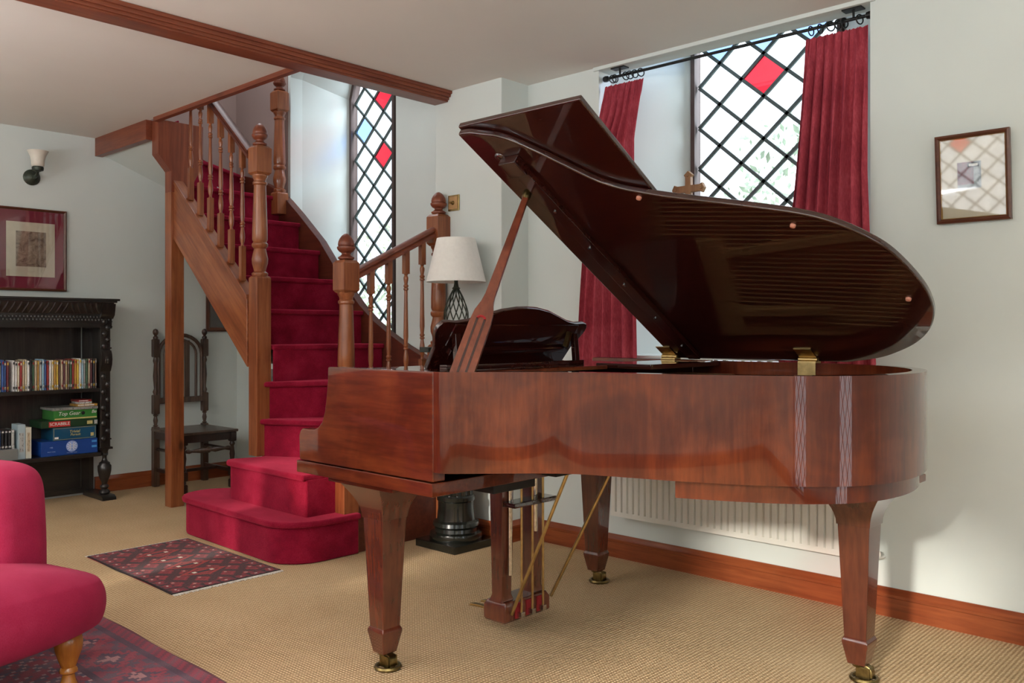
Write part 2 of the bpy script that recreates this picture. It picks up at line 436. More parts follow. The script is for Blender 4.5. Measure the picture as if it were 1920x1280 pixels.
# walls behind the viewer, with leaded windows that light the room
holeA = [(-3.35,.95),(-2.15,.95),(-2.15,2.25),(-3.35,2.25)]; holeB = [(-1.0,.95),(.2,.95),(.2,2.25),(-1.0,2.25)]
wall_with_holes('wall_front', 'y', YF, -.25, [(XL-.1,0),(XR+.1,0),(XR+.1,ZC+.1),(XL-.1,ZC+.1)], [holeA,holeB], M['wall'])
holeC = [(-.60,.0),(.20,.0),(.20,2.15),(-.60,2.15)]; holeD = [(1.62,.0),(2.25,.0),(2.25,2.15),(1.62,2.15)]
wall_with_holes('wall_right', 'x', XR, .25, [(YF-.1,0),(YB+.1,0),(YB+.1,ZC+.1),(YF-.1,ZC+.1)], [holeC,holeD], M['wall'])

# ceiling beam and landing trims
b = MB().box((-3.71,YF,2.392),(-3.60,3.33,ZC)).box((-3.60,YF,2.402),(-3.590,3.33,ZC)).box((-3.590,YF,2.416),(-3.578,3.33,ZC)).box((-3.578,YF,2.432),(-3.566,3.33,ZC))
struct(b.build('trim_4', M['beam_y'], bev=.003))
struct(MB().box((-5.37,2.47,2.425),(-3.71,2.505,ZC+.13)).build('trim_5', M['beam_x'], bev=.002))
struct(MB().box((XL,2.465,2.325),(-5.46,2.515,ZC)).build('trim_6', M['beam_x'], bev=.002))

# skirting boards: plank, groove and moulded top
def skirt(name, p, q, nx, ny, mat):
    prof = [(0,0),(.018,0),(.018,.074),(.021,.078),(.021,.088),(.016,.094),(.012,.104),(.006,.112),(0,.112)]
    p = Vector(p); q = Vector(q); m = MB(); n = len(prof)
    vs = [(e.x+nx*a, e.y+ny*a, z) for e in (p, q) for a, z in prof]
    m.add(vs, [tuple(range(n)), tuple(range(2*n-1,n-1,-1))]+[(k,(k+1) % n,n+(k+1) % n,n+k) for k in range(n)])
    return struct(m.build(name, mat, smooth=25))
skirt('baseboard_back', (-3.19,YB), (XR,YB), 0, -1, M['skirt_x'])
skirt('baseboard_pier', (-3.71,3.33), (-3.17,3.33), 0, -1, M['skirt_x'])
skirt('baseboard_pier_side', (-3.19,3.31), (-3.19,YB), 1, 0, M['skirt_y'])
skirt('baseboard_left', (XL,2.46), (XL,YB), 1, 0, M['skirt_y'])
skirt('baseboard_left_front', (XL,YF), (XL,1.0), 1, 0, M['skirt_y'])
skirt('baseboard_nook', (XL,YB), (-4.47,YB), 0, -1, M['skirt_x'])
skirt('baseboard_right', (XR,YF), (XR,-.62), -1, 0, M['skirt_y'])
skirt('baseboard_right_middle', (XR,.22), (XR,1.6), -1, 0, M['skirt_y'])
skirt('baseboard_right_end', (XR,2.27), (XR,YB), -1, 0, M['skirt_y'])
skirt('baseboard_front', (XL,YF), (XR,YF), 0, 1, M['skirt_x'])

# ------------------------------------------------------------------ leaded windows
def clip(poly, clipper):
    """convex clip of poly by convex CCW clipper"""
    out = poly
    for i in range(len(clipper)):
        a = clipper[i]; b = clipper[(i+1) % len(clipper)]; ex, ez = b[0]-a[0], b[1]-a[1]
        inp = out; out = []
        def side(p): return ex*(p[1]-a[1])-ez*(p[0]-a[0])
        for j in range(len(inp)):
            p = inp[j]; q = inp[(j+1) % len(inp)]; sp, sq = side(p), side(q)
            if sp >= 0: out.append(p)
            if (sp >= 0) != (sq >= 0):
                t = sp/(sp-sq); out.append((p[0]+(q[0]-p[0])*t, p[1]+(q[1]-p[1])*t))
        if not out: return []
    return out
def window(name, outline, cx, cz, w, h, red, blue, P, thick=.03, bar=.017):
    """P maps (u, z, depth) to a point; diamonds centred on (cx+i*w, cz+k*h)"""
    us = [p[0] for p in outline]; zs = [p[1] for p in outline]
    clear, redm, bluem, lead = MB(), MB(), MB(), MB()
    ni = int((max(us)-min(us))/w)+3; nk = int((max(zs)-min(zs))/h)+3
    i0 = round((min(us)-cx)/w)-1; k0 = round((min(zs)-cz)/h)-1
    for i2 in range(2*i0, 2*(i0+ni)):
        for k2 in range(2*k0, 2*(k0+nk)):
            if (i2+k2) % 2: continue
            u, z = cx+i2*w/2, cz+k2*h/2
            pl = clip([(u,z-h/2),(u+w/2,z),(u,z+h/2),(u-w/2,z)], outline)
            if len(pl) < 3: continue
            key = (i2/2, k2/2)
            t = redm if key in red else bluem if key in blue else clear
            t.add([P(p[0],p[1],0) for p in pl], [tuple(range(len(pl)))])
    def lead_line(p, q):
        seg = clip_seg(p, q, outline)
        if seg:
            (a, b) = seg
            dx, dz = b[0]-a[0], b[1]-a[1]; L = math.hypot(dx, dz)
            if L < .01: return
            nx, nz = -dz/L*bar/2, dx/L*bar/2
            c = [(a[0]+nx,a[1]+nz),(b[0]+nx,b[1]+nz),(b[0]-nx,b[1]-nz),(a[0]-nx,a[1]-nz)]
            vs = [P(x,z,-.006) for x, z in c]+[P(x,z,.006) for x, z in c]
            lead.add(vs, [(3,2,1,0),(4,5,6,7),(0,1,5,4),(1,2,6,5),(2,3,7,6),(3,0,4,7)])
    ext = max(ni*w, nk*h)*3
    for j in range(2*(-ni-nk)-8, 2*(ni+nk)+8):
        z = cz+(j+.5)*h
        lead_line((cx-ext, z-ext*h/w), (cx+ext, z+ext*h/w)); lead_line((cx-ext, z+ext*h/w), (cx+ext, z-ext*h/w))
    fr = MB(); n = len(outline)
    ux, uz = sum(us)/n, (min(zs)+max(zs))/2
    def grow(p, d):
        return (p[0]+math.copysign(d, p[0]-ux) if abs(p[0]-ux) > .02 else p[0], p[1]+math.copysign(d, p[1]-uz))
    inn = [grow(p,-.012) for p in outline]; outn = [grow(p,.035) for p in outline]
    vs = [P(p[0],p[1],d) for d in (-thick,thick) for L in (inn,outn) for p in L]
    fs = []
    for i in range(n):
        j = (i+1) % n
        fs += [(i,j,n+j,n+i),(2*n+i,3*n+i,3*n+j,2*n+j),(i,2*n+i,2*n+j,j),(n+i,n+j,3*n+j,3*n+i)]
    fr.add(vs, fs)
    f = struct(fr.build(name, M['winframe'], None, smooth=20))
    if clear.v: clear.build('glazing', M['glass'], f)
    if redm.v: redm.build('red_pane', M['redglass'], f)
    if bluem.v: bluem.build('blue_pane', M['blueglass'], f)
    lead.build('lead_lattice', M['lead'], f)
    return f
def clip_seg(p, q, poly):
    t0, t1 = 0., 1.; dx, dz = q[0]-p[0], q[1]-p[1]
    for i in range(len(poly)):
        a = poly[i]; b = poly[(i+1) % len(poly)]; ex, ez = b[0]-a[0], b[1]-a[1]
        c = ex*(p[1]-a[1])-ez*(p[0]-a[0]); d = ex*dz-ez*dx
        if abs(d) < 1e-12:
            if c < 0: return None
            continue
        t = -c/d
        if d > 0: t0 = max(t0, t)
        else: t1 = min(t1, t)
    if t0 >= t1: return None
    return ((p[0]+dx*t0,p[1]+dz*t0),(p[0]+dx*t1,p[1]+dz*t1))
PY = lambda x, z, d: (x, YG+d, z)
window('window_1', arch_loop(-5.344,-4.894,1.03,2.82,3.22), -5.232, 2.60, .225, .21, {(1,1),(1,-1)}, {(0,0)}, PY)
window('window_2', [(-2.406,1.03),(-1.680,1.03),(-1.680,2.92),(-2.406,2.92)], -2.286, 2.379, .242, .21, {(1,0)}, {(0,1),(1,1),(2,1)}, PY)
PF = lambda x, z, d: (x, YF-.15-d, z)
window('window_3', [(-3.33,.97),(-2.17,.97),(-2.17,2.23),(-3.33,2.23)], -2.8, 1.95, .23, .21, {(0,0)}, set(), PF)
window('window_4', [(-.98,.97),(.18,.97),(.18,2.23),(-.98,2.23)], -.4, 1.95, .23, .21, {(0,0)}, set(), PF)
PX = lambda y, z, d: (XR+.15+d, y, z)
window('window_5', [(-.58,.02),(.18,.02),(.18,2.13),(-.58,2.13)], -.2, 1.95, .23, .21, {(0,0)}, set(), PX)
window('window_6', [(1.64,.02),(2.23,.02),(2.23,2.13),(1.64,2.13)], 1.9, 1.95, .23, .21, {(0,0)}, set(), PX)

# outdoors: ground and a hedge beyond the window wall
g = struct(MB().box((-12,4.1,-.15),(6,14,-.1)).build('ground_outside', M['soil']))
hb = MB()
for i in range(12000):
    x = random.uniform(-9,3.0); top = 2.1+.35*math.sin(x*1.7)+.25*math.sin(x*4.1+1)
    z = random.uniform(.0,1)**.7*top; y = 6.1+random.uniform(-.35,.35)
    s = random.uniform(.012,.045); a = random.uniform(0,PI); bb = random.uniform(-.9,.9)
    ux, uz = math.cos(a)*s, math.sin(a)*s; vx, vz = -math.sin(a)*s*.5, math.cos(a)*s*.5; dy = bb*s
    hb.add([(x-ux,y-dy,z-uz),(x+vx,y,z+vz),(x+ux,y+dy,z+uz),(x-vx,y,z-vz)], [(0,1,2,3)])
hg = hb.build('hedge', M['leaf']); tag(hg, 'pale leafy hedge growing outside beyond the leaded windows', 'hedge'); hg['kind'] = 'stuff'

# ------------------------------------------------------------------ staircase
RISE = .208
st = thing('staircase', 'pine turned-baluster staircase with crimson carpet winding up past the lancet window', 'staircase', (-4.2,2.9,0))
NA, NB, ND, PCX = (-4.443,2.66), (-3.63,2.66), (-3.63,3.285), (-5.415,2.63)
YS = 3.475                                              # face of the wall string
def carpet_step(tread, riser, z, zb):
    """tread slab with a rounded nosing over a riser body"""
    m = MB()
    if zb < .1: m.prism(riser, 'z', zb, z-.022)
    else:
        a, b = Vector(riser[0]), Vector(riser[1]); t = (b-a).normalized(); nn = Vector((-t.y,t.x))
        c = sum((Vector(p) for p in riser), Vector((0,0)))/len(riser)
        if nn.dot(c-a) < 0: nn = -nn
        m.prism([a,b,b+nn*.018,a+nn*.018], 'z', zb, z-.022)
    m.prism(tread, 'z', z-.03, z)
    return m.build('carpeted_step', M['redcarpet'], st, bev=.011, seg=3, smooth=60)
def arcpts(cx, cy, r, a0, a1, n=8, ry=None):
    return [(cx+r*math.cos(math.radians(a0+(a1-a0)*i/n)), cy+(ry or r)*math.sin(math.radians(a0+(a1-a0)*i/n))) for i in range(n+1)]
def shape1(o):
    return arcpts(-4.56,2.475,.165+o,270,90,12)[::-1][::-1] if False else \
        [(-3.575+o,2.70)]+[(-4.40,2.70)]+arcpts(-4.57,2.47,.165+o,90,270,12)+arcpts(-3.765,2.49,.19+o,270,360,9,.20+o)
carpet_step(shape1(.022), shape1(0), RISE, .002)
def shape2(o):
    return [(-3.66,2.9),(-4.40,2.9),(-4.40,2.60)]+arcpts(-4.36,2.485,.06+o,180,270,6,.04+o)+[(-3.66,2.445-o)]
carpet_step(shape2(.022), shape2(0), 2*RISE, .01)
def ray_pt(a, L): return (NA[0]+L*math.cos(math.radians(a)), NA[1]+L*math.sin(math.radians(a)))
XRT = -3.665                                            # inner face of right string
def winder(a0, a1, z, zb):
    def poly(o):
        # region from nosing at angle a0 to angle a1, inside the corner square
        big = [(-4.41,2.60),(XRT,2.60),(XRT,YS),(-4.60,YS),(-4.60,2.60)]
        n0 = (math.sin(math.radians(a0)), -math.cos(math.radians(a0)))
        p0 = (NA[0]+n0[0]*o, NA[1]+n0[1]*o)
        d0 = (math.cos(math.radians(a0)), math.sin(math.radians(a0)))
        q = [(p0[0]+d0[0]*.02,p0[1]+d0[1]*.02),(p0[0]+d0[0]*3,p0[1]+d0[1]*3)]
        d1 = (math.cos(math.radians(a1)), math.sin(math.radians(a1)))
        e = [(NA[0]+d1[0]*3,NA[1]+d1[1]*3),(NA[0]+d1[0]*.03+.01,NA[1]+d1[1]*.03+.02)]
        return clip(q+e, [(-4.75,2.55),(XRT,2.55),(XRT,YS),(-4.75,YS)])
    return carpet_step(poly(.045), poly(.02), z, zb)
winder(28, 64, 3*RISE, .01); winder(58, 100, 4*RISE, .01)
xs = {5:-4.37, 6:-4.575, 7:-4.81, 8:-5.05, 9:-5.29}
for k in range(5, 10):
    x = xs[k]; xe = xs.get(k+1, -5.53)-.03
    t = [(x+.022,2.665),(x+.022,YS),(xe,YS),(xe,2.665)]; r = [(x,2.665),(x,YS),(xe,YS),(xe,2.665)]
    if k == 5: t[0] = (-4.392,2.715); r[0] = (-4.395,2.72); t[1] = (x+.03,YS); r[1] = (x+.008,YS)
    carpet_step(t, r, k*RISE, (k-1)*RISE-.02)
def winder2(a0, a1, z):
    c = (-5.47,2.66)
    def poly(o):
        n0 = (math.sin(math.radians(a0)), -math.cos(math.radians(a0))); d0 = (math.cos(math.radians(a0)), math.sin(math.radians(a0)))
        d1 = (math.cos(math.radians(a1)), math.sin(math.radians(a1)))
        p0 = (c[0]+n0[0]*o, c[1]+n0[1]*o)
        return clip([p0,(p0[0]+d0[0]*3,p0[1]+d0[1]*3),(c[0]+d1[0]*3,c[1]+d1[1]*3),(c[0]+d1[0]*.02-.02,c[1]+d1[1]*.02)], [(-6.2,2.70),(-5.25,2.70),(-5.25,YS),(-6.2,YS)])
    return carpet_step(poly(.022), poly(0), z, z-.225)
winder2(95, 128, 10*RISE); winder2(125, 155, 11*RISE); winder2(152, 176, 12*RISE)
# strings
top = [(-3.71,.86),(-3.93,.945),(-4.15,1.03),(-4.31,1.105),(-4.45,1.18),(-4.6,1.285),(-4.74,1.41),(-4.9,1.575),(-5.05,1.735),(-5.31,1.945),(-5.45,2.05),(-5.6,2.15),(-5.9,2.26),(-6.2,2.33)]
s = MB().prism(top+[(-6.2,1.75),(-5.3,1.45),(-4.6,.85),(-4.3,.4),(-3.71,.3)], 'y', YS, YB-.004)
s.build('wall_string', M['darkstring'], st, bev=.003)
MB().prism([(3.5,2.30),(3.2,2.42),(2.7,2.68),(2.7,2.3),(3.5,2.02)], 'x', XL+.005, XL+.05).build('wall_string', M['darkstring'], st, bev=.003)
MB().prism([(-4.49,1.30),(-5.375,2.055),(-5.375,1.70),(-4.49,.915)], 'y', 2.605, 2.655).build('outer_string', M['pine_slope'], st, bev=.004)
MB().prism([(-4.49,1.325),(-5.375,2.08),(-5.375,2.055),(-4.49,1.30)], 'y', 2.60, 2.668).build('string_capping', M['pine_slope'], st, bev=.003)
MB().prism([(2.70,.55),(3.25,.84),(3.25,.0),(2.70,.0)], 'x', -3.66, -3.60).build('side_panel', M['darkstring'], st, bev=.003)

ACORN = [(.030,0),(.040,.008),(.041,.016),(.030,.024),(.022,.032),(.024,.040),(.035,.047),(.043,.058),(.046,.068),(.045,.074),(.038,.076),(.0405,.080),(.041,.090),(.038,.106),(.031,.122),(.021,.136),(.010,.145),(.001,.148)]
def post_shaft(m, c, z0, z1, h):
    """turned taper between two blocks, vase at the foot, collar at the head"""
    L = z1-z0; v = min(.30*L, .17)
    pr = [(.9*h,0),(1.0*h,.012),(1.0*h,.02),(.72*h,.03),(.78*h,.045),(.98*h,v*.45),(1.0*h,v*.6),(.80*h,v*.85),(.74*h,v*.93),(.98*h,v),(1.0*h,v+.015),(.82*h,v+.025),(.95*h,v+.04),
          (.93*h,v+.1),(.76*h,L-.075),(.76*h,L-.062),(.90*h,L-.055),(.90*h,L-.045),(.74*h,L-.038),(.78*h,L-.025),(.95*h,L-.014),(.98*h,L-.004),(.9*h,L)]
    m.lathe(pr, (c[0],c[1],z0), 20)
def newel(c, zs, h=.045):
    zb, z1, z2, z3, z4 = zs                              # base, top of lower block, foot and head of upper block, top of acorn
    p = MB().stack(c, [(zb,h,h),(z1-.012,h,h),(z1,h*.8,h*.8)]).build('newel_post', M['pine_z'], st, bev=.003)
    m = MB(); post_shaft(m, c, z1-.004, z2+.004, h); m.build('turned_shaft', M['pine_z'], p, smooth=40)
    MB().stack(c, [(z2,h*.8,h*.8),(z2+.014,h*1.06,h*1.06),(z3-.014,h*1.06,h*1.06),(z3,h*.8,h*.8)]).build('square_block', M['pine_z'], p, bev=.002)
    k = (z4-z3)/.148
    MB().lathe([(r*h/.045,z*k) for r, z in ACORN], (c[0],c[1],z3), 20).build('acorn_finial', M['beam_z'], p, smooth=32)
    return p
newel(NA, (2*RISE,1.43,2.0,2.165,2.295))
newel(NB, (0,.74,1.31,1.475,1.61))
newel(ND, (.0,1.045,1.59,1.765,1.89))
newel((-5.50,3.45), (1.95,2.11,2.68,2.83,2.95))
# post carrying the landing, with its shaped corbel head
pc = MB().box((PCX[0]-.043,PCX[1]-.043,0),(PCX[0]+.043,PCX[1]+.043,2.44)).build('landing_post', M['pine_z'], st, bev=.003)
MB().prism([(2.50,2.445),(2.50,2.23),(2.585,2.13),(2.585,2.0),(2.70,2.0),(2.80,2.20),(2.80,2.445)], 'x', -5.452, -5.366).build('corbel', M['beam_z'], pc, bev=.003)

def baluster(c, z0, z1, lo, hi, h=.0145):
    """square foot (lo long), turned middle, square head (hi long)"""
    m = MB().box((c[0]-h,c[1]-h,z0),(c[0]+h,c[1]+h,z0+lo)).box((c[0]-h,c[1]-h,z1-hi),(c[0]+h,c[1]+h,z1))
    a = z0+lo; L = z1-hi-a
    pr = [(.75*h,0),(.55*h,.008),(.6*h,.016),(.85*h,.028),(1.0*h,.05),(.95*h,.07),(.65*h,.10),(.6*h,.108),(.95*h,.112),(.95*h,.118),(.62*h,.122),(.95*h,.128),(.95*h,.134),(.65*h,.14),
          (.92*h,.18),(.62*h,L-.09),(.95*h,L-.085),(.95*h,L-.078),(.62*h,L-.074),(.95*h,L-.068),(.95*h,L-.062),(.6*h,L-.055),(.9*h,L-.03),(.9*h,L-.02),(.55*h,L-.008),(.8*h,L)]
    m.lathe(pr, (c[0],c[1],a), 12)
    return m.build('baluster', M['pine_z'], st, smooth=40)
SL = .8531
for i in range(6):
    x = -4.59-.1235*i; zt = 1.322+(-4.49-x)*SL
    baluster((x,2.635), zt, zt+.775, .20, .125)
# rail on the left, up through the stairwell opening
def rail(p, q, name='handrail'):
    m = MB(); p = Vector(p); q = Vector(q)
    prof = [(-.028,-.026),(.028,-.026),(.028,-.008),(.022,-.002),(.030,.008),(.028,.020),(.016,.028),(0,.030),(-.016,.028),(-.028,.020),(-.030,.008),(-.022,-.002),(-.028,-.008)]
    t = (q-p).normalized(); sd = t.cross(Vector((0,0,1))).normalized(); n = len(prof)
    vs = [e+sd*a+Vector((0,0,b)) for e in (p,q) for a, b in prof]
    m.add(vs, [tuple(range(n)), tuple(range(2*n-1,n-1,-1))]+[(k,(k+1) % n,n+(k+1) % n,n+k) for k in range(n)])
    return m.build(name, M['darkstring'] if abs(t.y) < .1 else M['beam_y'], st, smooth=30)
rail((-4.49,2.635,1.322+.80), (-5.45,2.635,1.322+.96*SL+.80))
rail((-3.63,2.70,1.40), (-3.63,3.245,1.665))
for i, y in enumerate((2.815,2.932,3.05,3.165)):
    z = 1.40+(y-2.70)*.486
    baluster((-3.63,y), z-.86, z-.02, .20, .125)

# ------------------------------------------------------------------ grand piano
pn = thing('grand_piano', 'polished mahogany grand piano with its lid propped open on the sisal carpet', 'piano', (-1.75,2.46,0))
ZT, ZR = 1.0, .705
YT, YBS = 1.72, 3.2
# plan of the case, from the treble corner round the tail to the bass side
plan = spline([(-1.925,1.722),(-1.90,1.722),(-1.875,1.735),(-1.845,1.765),(-1.70,1.91),(-1.60,1.985),(-1.48,2.03),(-1.30,2.09),(-1.10,2.185),(-.975,2.285),(-.90,2.40),(-.868,2.54),(-.872,2.69),(-.915,2.85),(-1.0,3.00),(-1.12,3.12),(-1.25,3.18),(-1.40,3.2),(-1.8,3.2),(-2.45,3.2)], 6)
def shell(outer, inner, z0, z1):
    n = len(outer); m = MB()
    vs = [(p[0],p[1],z) for z in (z0,z1) for L in (outer,inner) for p in L]; fs = []
    for i in range(n-1):
        fs += [(i,i+1,2*n+i+1,2*n+i),(n+i,3*n+i,3*n+i+1,n+i+1),(2*n+i,2*n+i+1,3*n+i+1,3*n+i),(i,n+i,n+i+1,i+1)]
    fs += [(0,2*n,3*n,n),(n-1,2*n-1,4*n-1,3*n-1)]
    return m.add(vs, fs)
inner = offset2(plan, .042)
shell(plan, inner, ZR, ZT).build('case_rim', M['maho'], pn, smooth=40, bev=.004)
# second, lower rim under the tail
lowr = [p for p in offset2(plan, .022)]
tail = [p for p in lowr if p[0] > -1.37]
shell([(p[0],p[1]) for p in tail], [(p[0],p[1]) for p in offset2(tail, .05)], .655, ZR).build('tail_block', M['maho'], pn, smooth=40)
# treble and bass arms of the keyboard end
def arm(y0, y1):
    arc = [(-1.925,.675),(-2.617,.675),(-2.62,.76),(-2.612,.776),(-2.598,.784),(-2.565,.783),(-2.53,.785),(-2.505,.795),(-2.483,.815),(-2.468,.85),(-2.458,.90),(-2.452,.95),(-2.45,ZT),(-1.925,ZT)]
    return MB().prism(arc, 'y', y0, y1).build('keyboard_arm', M['maho_x'], pn, bev=.005, seg=3)
arm(YT, YT+.05); arm(YBS-.05, YBS)
MB().box((-2.625,YT-.006,.632),(-1.922,YBS+.006,.673)).build('keybed', M['maho_x'], pn, bev=.003)
MB().prism([(-2.45,.70),(-2.40,.70),(-2.42,.93),(-2.44,.97),(-2.46,.97)], 'y', YT+.05, YBS-.05).build('fallboard', M['mahod'], pn, bev=.003)
kb = MB()
for i in range(52):
    y = YT+.12+i*.0238; kb.box((-2.60,y,.70),(-2.45,y+.0228,.722))
kb.build('white_keys', M['white'], pn, bev=.001)
kk = MB()
for i in range(51):
    if i % 7 in (1, 4): continue
    y = YT+.12+(i+1)*.0238-.0055; kk.box((-2.55,y,.722),(-2.45,y+.011,.734))
kk.build('black_keys', M['black'], pn)
# soundboard, frame, strings
inn = [(p[0],p[1]) for p in inner if p[1] > 1.75 or p[0] > -1.9]
floorpoly = [(-2.40,3.15),(-2.40,1.77),(-1.93,1.77)]+[q for q in inn if q[0] > -1.92 and q[1] < 3.1]+[(-1.3,3.15)]
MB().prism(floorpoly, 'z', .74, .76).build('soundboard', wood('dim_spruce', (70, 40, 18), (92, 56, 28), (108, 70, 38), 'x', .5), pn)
def shrink(poly, k, c=(-1.7,2.5)): return [(c[0]+(x-c[0])*k, c[1]+(y-c[1])*k) for x, y in poly]
fp = shrink(floorpoly, .975)
pl = MB()
n = len(fp); inr = shrink(fp, .86)
vs = [(p[0],p[1],z) for z in (.900,.918) for L in (fp,inr) for p in L]; fs = []
for i in range(n):
    j = (i+1) % n; fs += [(i,j,2*n+j,2*n+i),(n+i,3*n+i,3*n+j,n+j),(2*n+i,2*n+j,3*n+j,3*n+i),(i,n+i,n+j,j)]
pl.add(vs, fs)
pl.box((-2.2,1.82,.900),(-1.97,3.1,.920)).box((-1.98,2.70,.90),(-1.72,3.12,.950))
for a, b_ in (((-1.98,2.12),(-1.45,2.2)),((-1.98,2.45),(-1.05,2.42)),((-1.98,2.78),(-1.05,2.72)),((-1.98,3.02),(-1.35,3.02))):
    pl.beam((a[0],a[1],.928),(b_[0],b_[1],.928),.03,.035)
pl.build('iron_frame', M['gold'], pn, bev=.002)
sb = MB()
for i in range(58):
    y = 1.92+i*.0195; yy = 2.12+.02*0+(y-1.92)*.86
    far = -1.50+.55*min(1,(i/40.)); far = min(far, -1.02-.0045*max(0,i-40))
    sb.beam((-1.98,y,.932),(far,y+.08*(1-i/58.)+.06,.932),.0034,.003)
sb.build('strings', plain('copper_wound_wire', (206, 164, 112), .45, .2, .1, 20), pn)
# music shelf and desk
MB().box((-2.45,1.765,.978),(-1.972,2.63,.992)).box((-2.45,2.63,.978),(-2.05,3.155,.992)).build('music_shelf', M['maho_x'], pn, bev=.003)
MB().box((-2.05,2.66,.98),(-1.80,3.15,.998)).build('shelf_rail', M['mahod'], pn, bev=.003)
MB().box((-2.15,1.95,.992),(-2.115,2.67,1.008)).build('desk_rail', M['mahod'], pn, bev=.002)
lean = Matrix.Translation((-2.25,0,.992)) @ Matrix.Rotation(math.radians(36), 4, 'Y')
dk = MB()
half = [(0,.262),(.06,.260),(.14,.248),(.22,.226),(.29,.206),(.35,.197),(.40,.200),(.425,.196),(.438,.180),(.440,.160),(.428,.13),(.405,.09),(.395,.0)]
prof = [(y,z) for y, z in half]+[(-y,z) for y, z in reversed(half[1:])]
st0 = len(dk.v); dk.prism([(2.325+y*.89,z) for y, z in prof], 'x', -.009, .009); dk.xf(lean)
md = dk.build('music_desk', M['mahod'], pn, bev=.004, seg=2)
d2 = MB().box((.009,2.02,.075),(.03,2.62,.098)).xf(lean); d2.build('desk_ledge', M['mahod'], md, bev=.003)
d3 = MB().box((.009,2.00,.105),(.016,2.65,.195)).xf(lean); d3.build('desk_panel', M['mahod'], md, bev=.004)
for y in (2.02,2.645):
    MB().beam((-2.135,y,1.0),(-2.145,y,1.11),.024,.02,(1,0,0)).build('desk_strut', M['mahod'], md, bev=.002)
MB().beam((-2.13,2.60,1.115),(-2.15,2.60,1.06),.012,.02,(1,0,0)).build('desk_hinge', M['brass'], md)
# lid, raised on its stick
TH = math.radians(30.5); HY, HZ = 3.2, 1.004
LID = Matrix.Translation((0,HY,HZ)) @ Matrix(((1,0,0,0),(0,-math.cos(TH),math.sin(TH),0),(0,math.sin(TH),math.cos(TH),0),(0,0,0,1)))
# local: x along the hinge, y = distance from the hinge, z = normal, up
lp = spline([(-2.05,1.466),(-2.01,1.464),(-1.976,1.453),(-1.895,1.414),(-1.822,1.332),(-1.734,1.208),(-1.689,1.15),(-1.633,1.106),(-1.582,1.079),(-1.507,1.044),(-1.40,1.003),(-1.271,.955),(-1.133,.897),(-1.047,.838),(-.973,.749),(-.932,.664),(-.903,.526),(-.899,.417),(-.917,.317),(-.958,.226),(-1.019,.147),(-1.094,.085),(-1.18,.035),(-1.30,.0)], 5)
poly = [(p[0],p[1]) for p in lp]+[(-2.05,0)]
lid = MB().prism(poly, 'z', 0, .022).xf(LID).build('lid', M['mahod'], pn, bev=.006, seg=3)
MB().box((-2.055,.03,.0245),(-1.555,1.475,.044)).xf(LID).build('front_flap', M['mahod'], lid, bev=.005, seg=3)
MB().box((-2.052,.1,.0225),(-2.045,1.4,.0245)).xf(LID).build('flap_hinge', M['brass'], lid)
MB().box((-1.955,.03,-.020),(-1.900,1.285,0)).xf(LID).build('lid_batten', M['mahod'], lid, bev=.003)
MB().box((-1.965,1.265,-.034),(-1.89,1.335,0)).xf(LID).build('stick_socket', M['mahod'], lid, bev=.004)
for q in (.14,.36,.6,.84,1.06):
    MB().lathe([(.006,0),(.006,.003)], (-1.928,q,-.0235), 10).xf(LID).build('batten_screw', M['chrome'], lid)
for x, q in ((-1.595,1.055),(-1.17,.846),(-.963,.427)):
    MB().lathe([(.004,-.009),(.008,-.007),(.009,0)], (x,q,0), 12).xf(LID).build('rubber_buffer', plain('buffer_rubber', (190,130,110), .6) if 'buffer_rubber' not in MATS else MATS['buffer_rubber'], lid)
MB().lathe([(.010,-.009),(.016,-.006),(.019,0)], (-1.97,1.335,0), 16).xf(LID).build('lock_stud', M['mahod'], lid)
# lid stick: forked foot, tapering to the socket
a = Vector((-1.875,1.785,.985)); b2 = Vector((-1.985,2.20,1.585))
dr = (b2-a).normalized(); sd = Vector((.62,.58,0)); sd = (sd-dr*sd.dot(dr)).normalized(); nr = dr.cross(sd)
def stickpt(t, u, w): return a+dr*t+sd*u+nr*w
sk = MB()
Ls = (b2-a).length
rings = [(0,.036),(.19,.034),(.235,.030),(.27,.020),(.30,.016),(.5,.013),(Ls-.02,.010),(Ls,.007)]
vs = []; fs = []
for t, h in rings: vs += [stickpt(t,-h,-.010),stickpt(t,h,-.010),stickpt(t,h,.010),stickpt(t,-h,.010)]
for i in range(len(rings)-1):
    for k in range(4): fs.append((i*4+k,i*4+(k+1) % 4,i*4+4+(k+1) % 4,i*4+4+k))
fs += [(3,2,1,0),tuple(4*(len(rings)-1)+k for k in range(4))]
sk.add(vs, fs)
stk = sk.build('lid_stick', M['stick'], pn, bev=.002)
for u in (-.012,.012):
    MB().add([stickpt(t,u+o,w) for t in (.0,.205) for o, w in ((-.0035,-.0112),(.0035,-.0112),(.0035,.0112),(-.0035,.0112))], [(3,2,1,0),(4,5,6,7),(0,1,5,4),(1,2,6,5),(2,3,7,6),(3,0,4,7)]).build('stick_groove', M['mahod'], stk)
MB().tube([stickpt(.205+.009*math.sin(k*PI/6), .012*math.cos(k*PI/6), .0105*(-1 if nr.y > 0 else 1)) for k in range(7)], .004, 6).build('red_felt_loop', M['red_felt'], stk)
MB().tube([b2-dr*.03,b2-dr*.02,b2,b2+dr*.012], [.012,.015,.015,.010], 12).build('stick_ferrule', M['oldbrass'], stk)
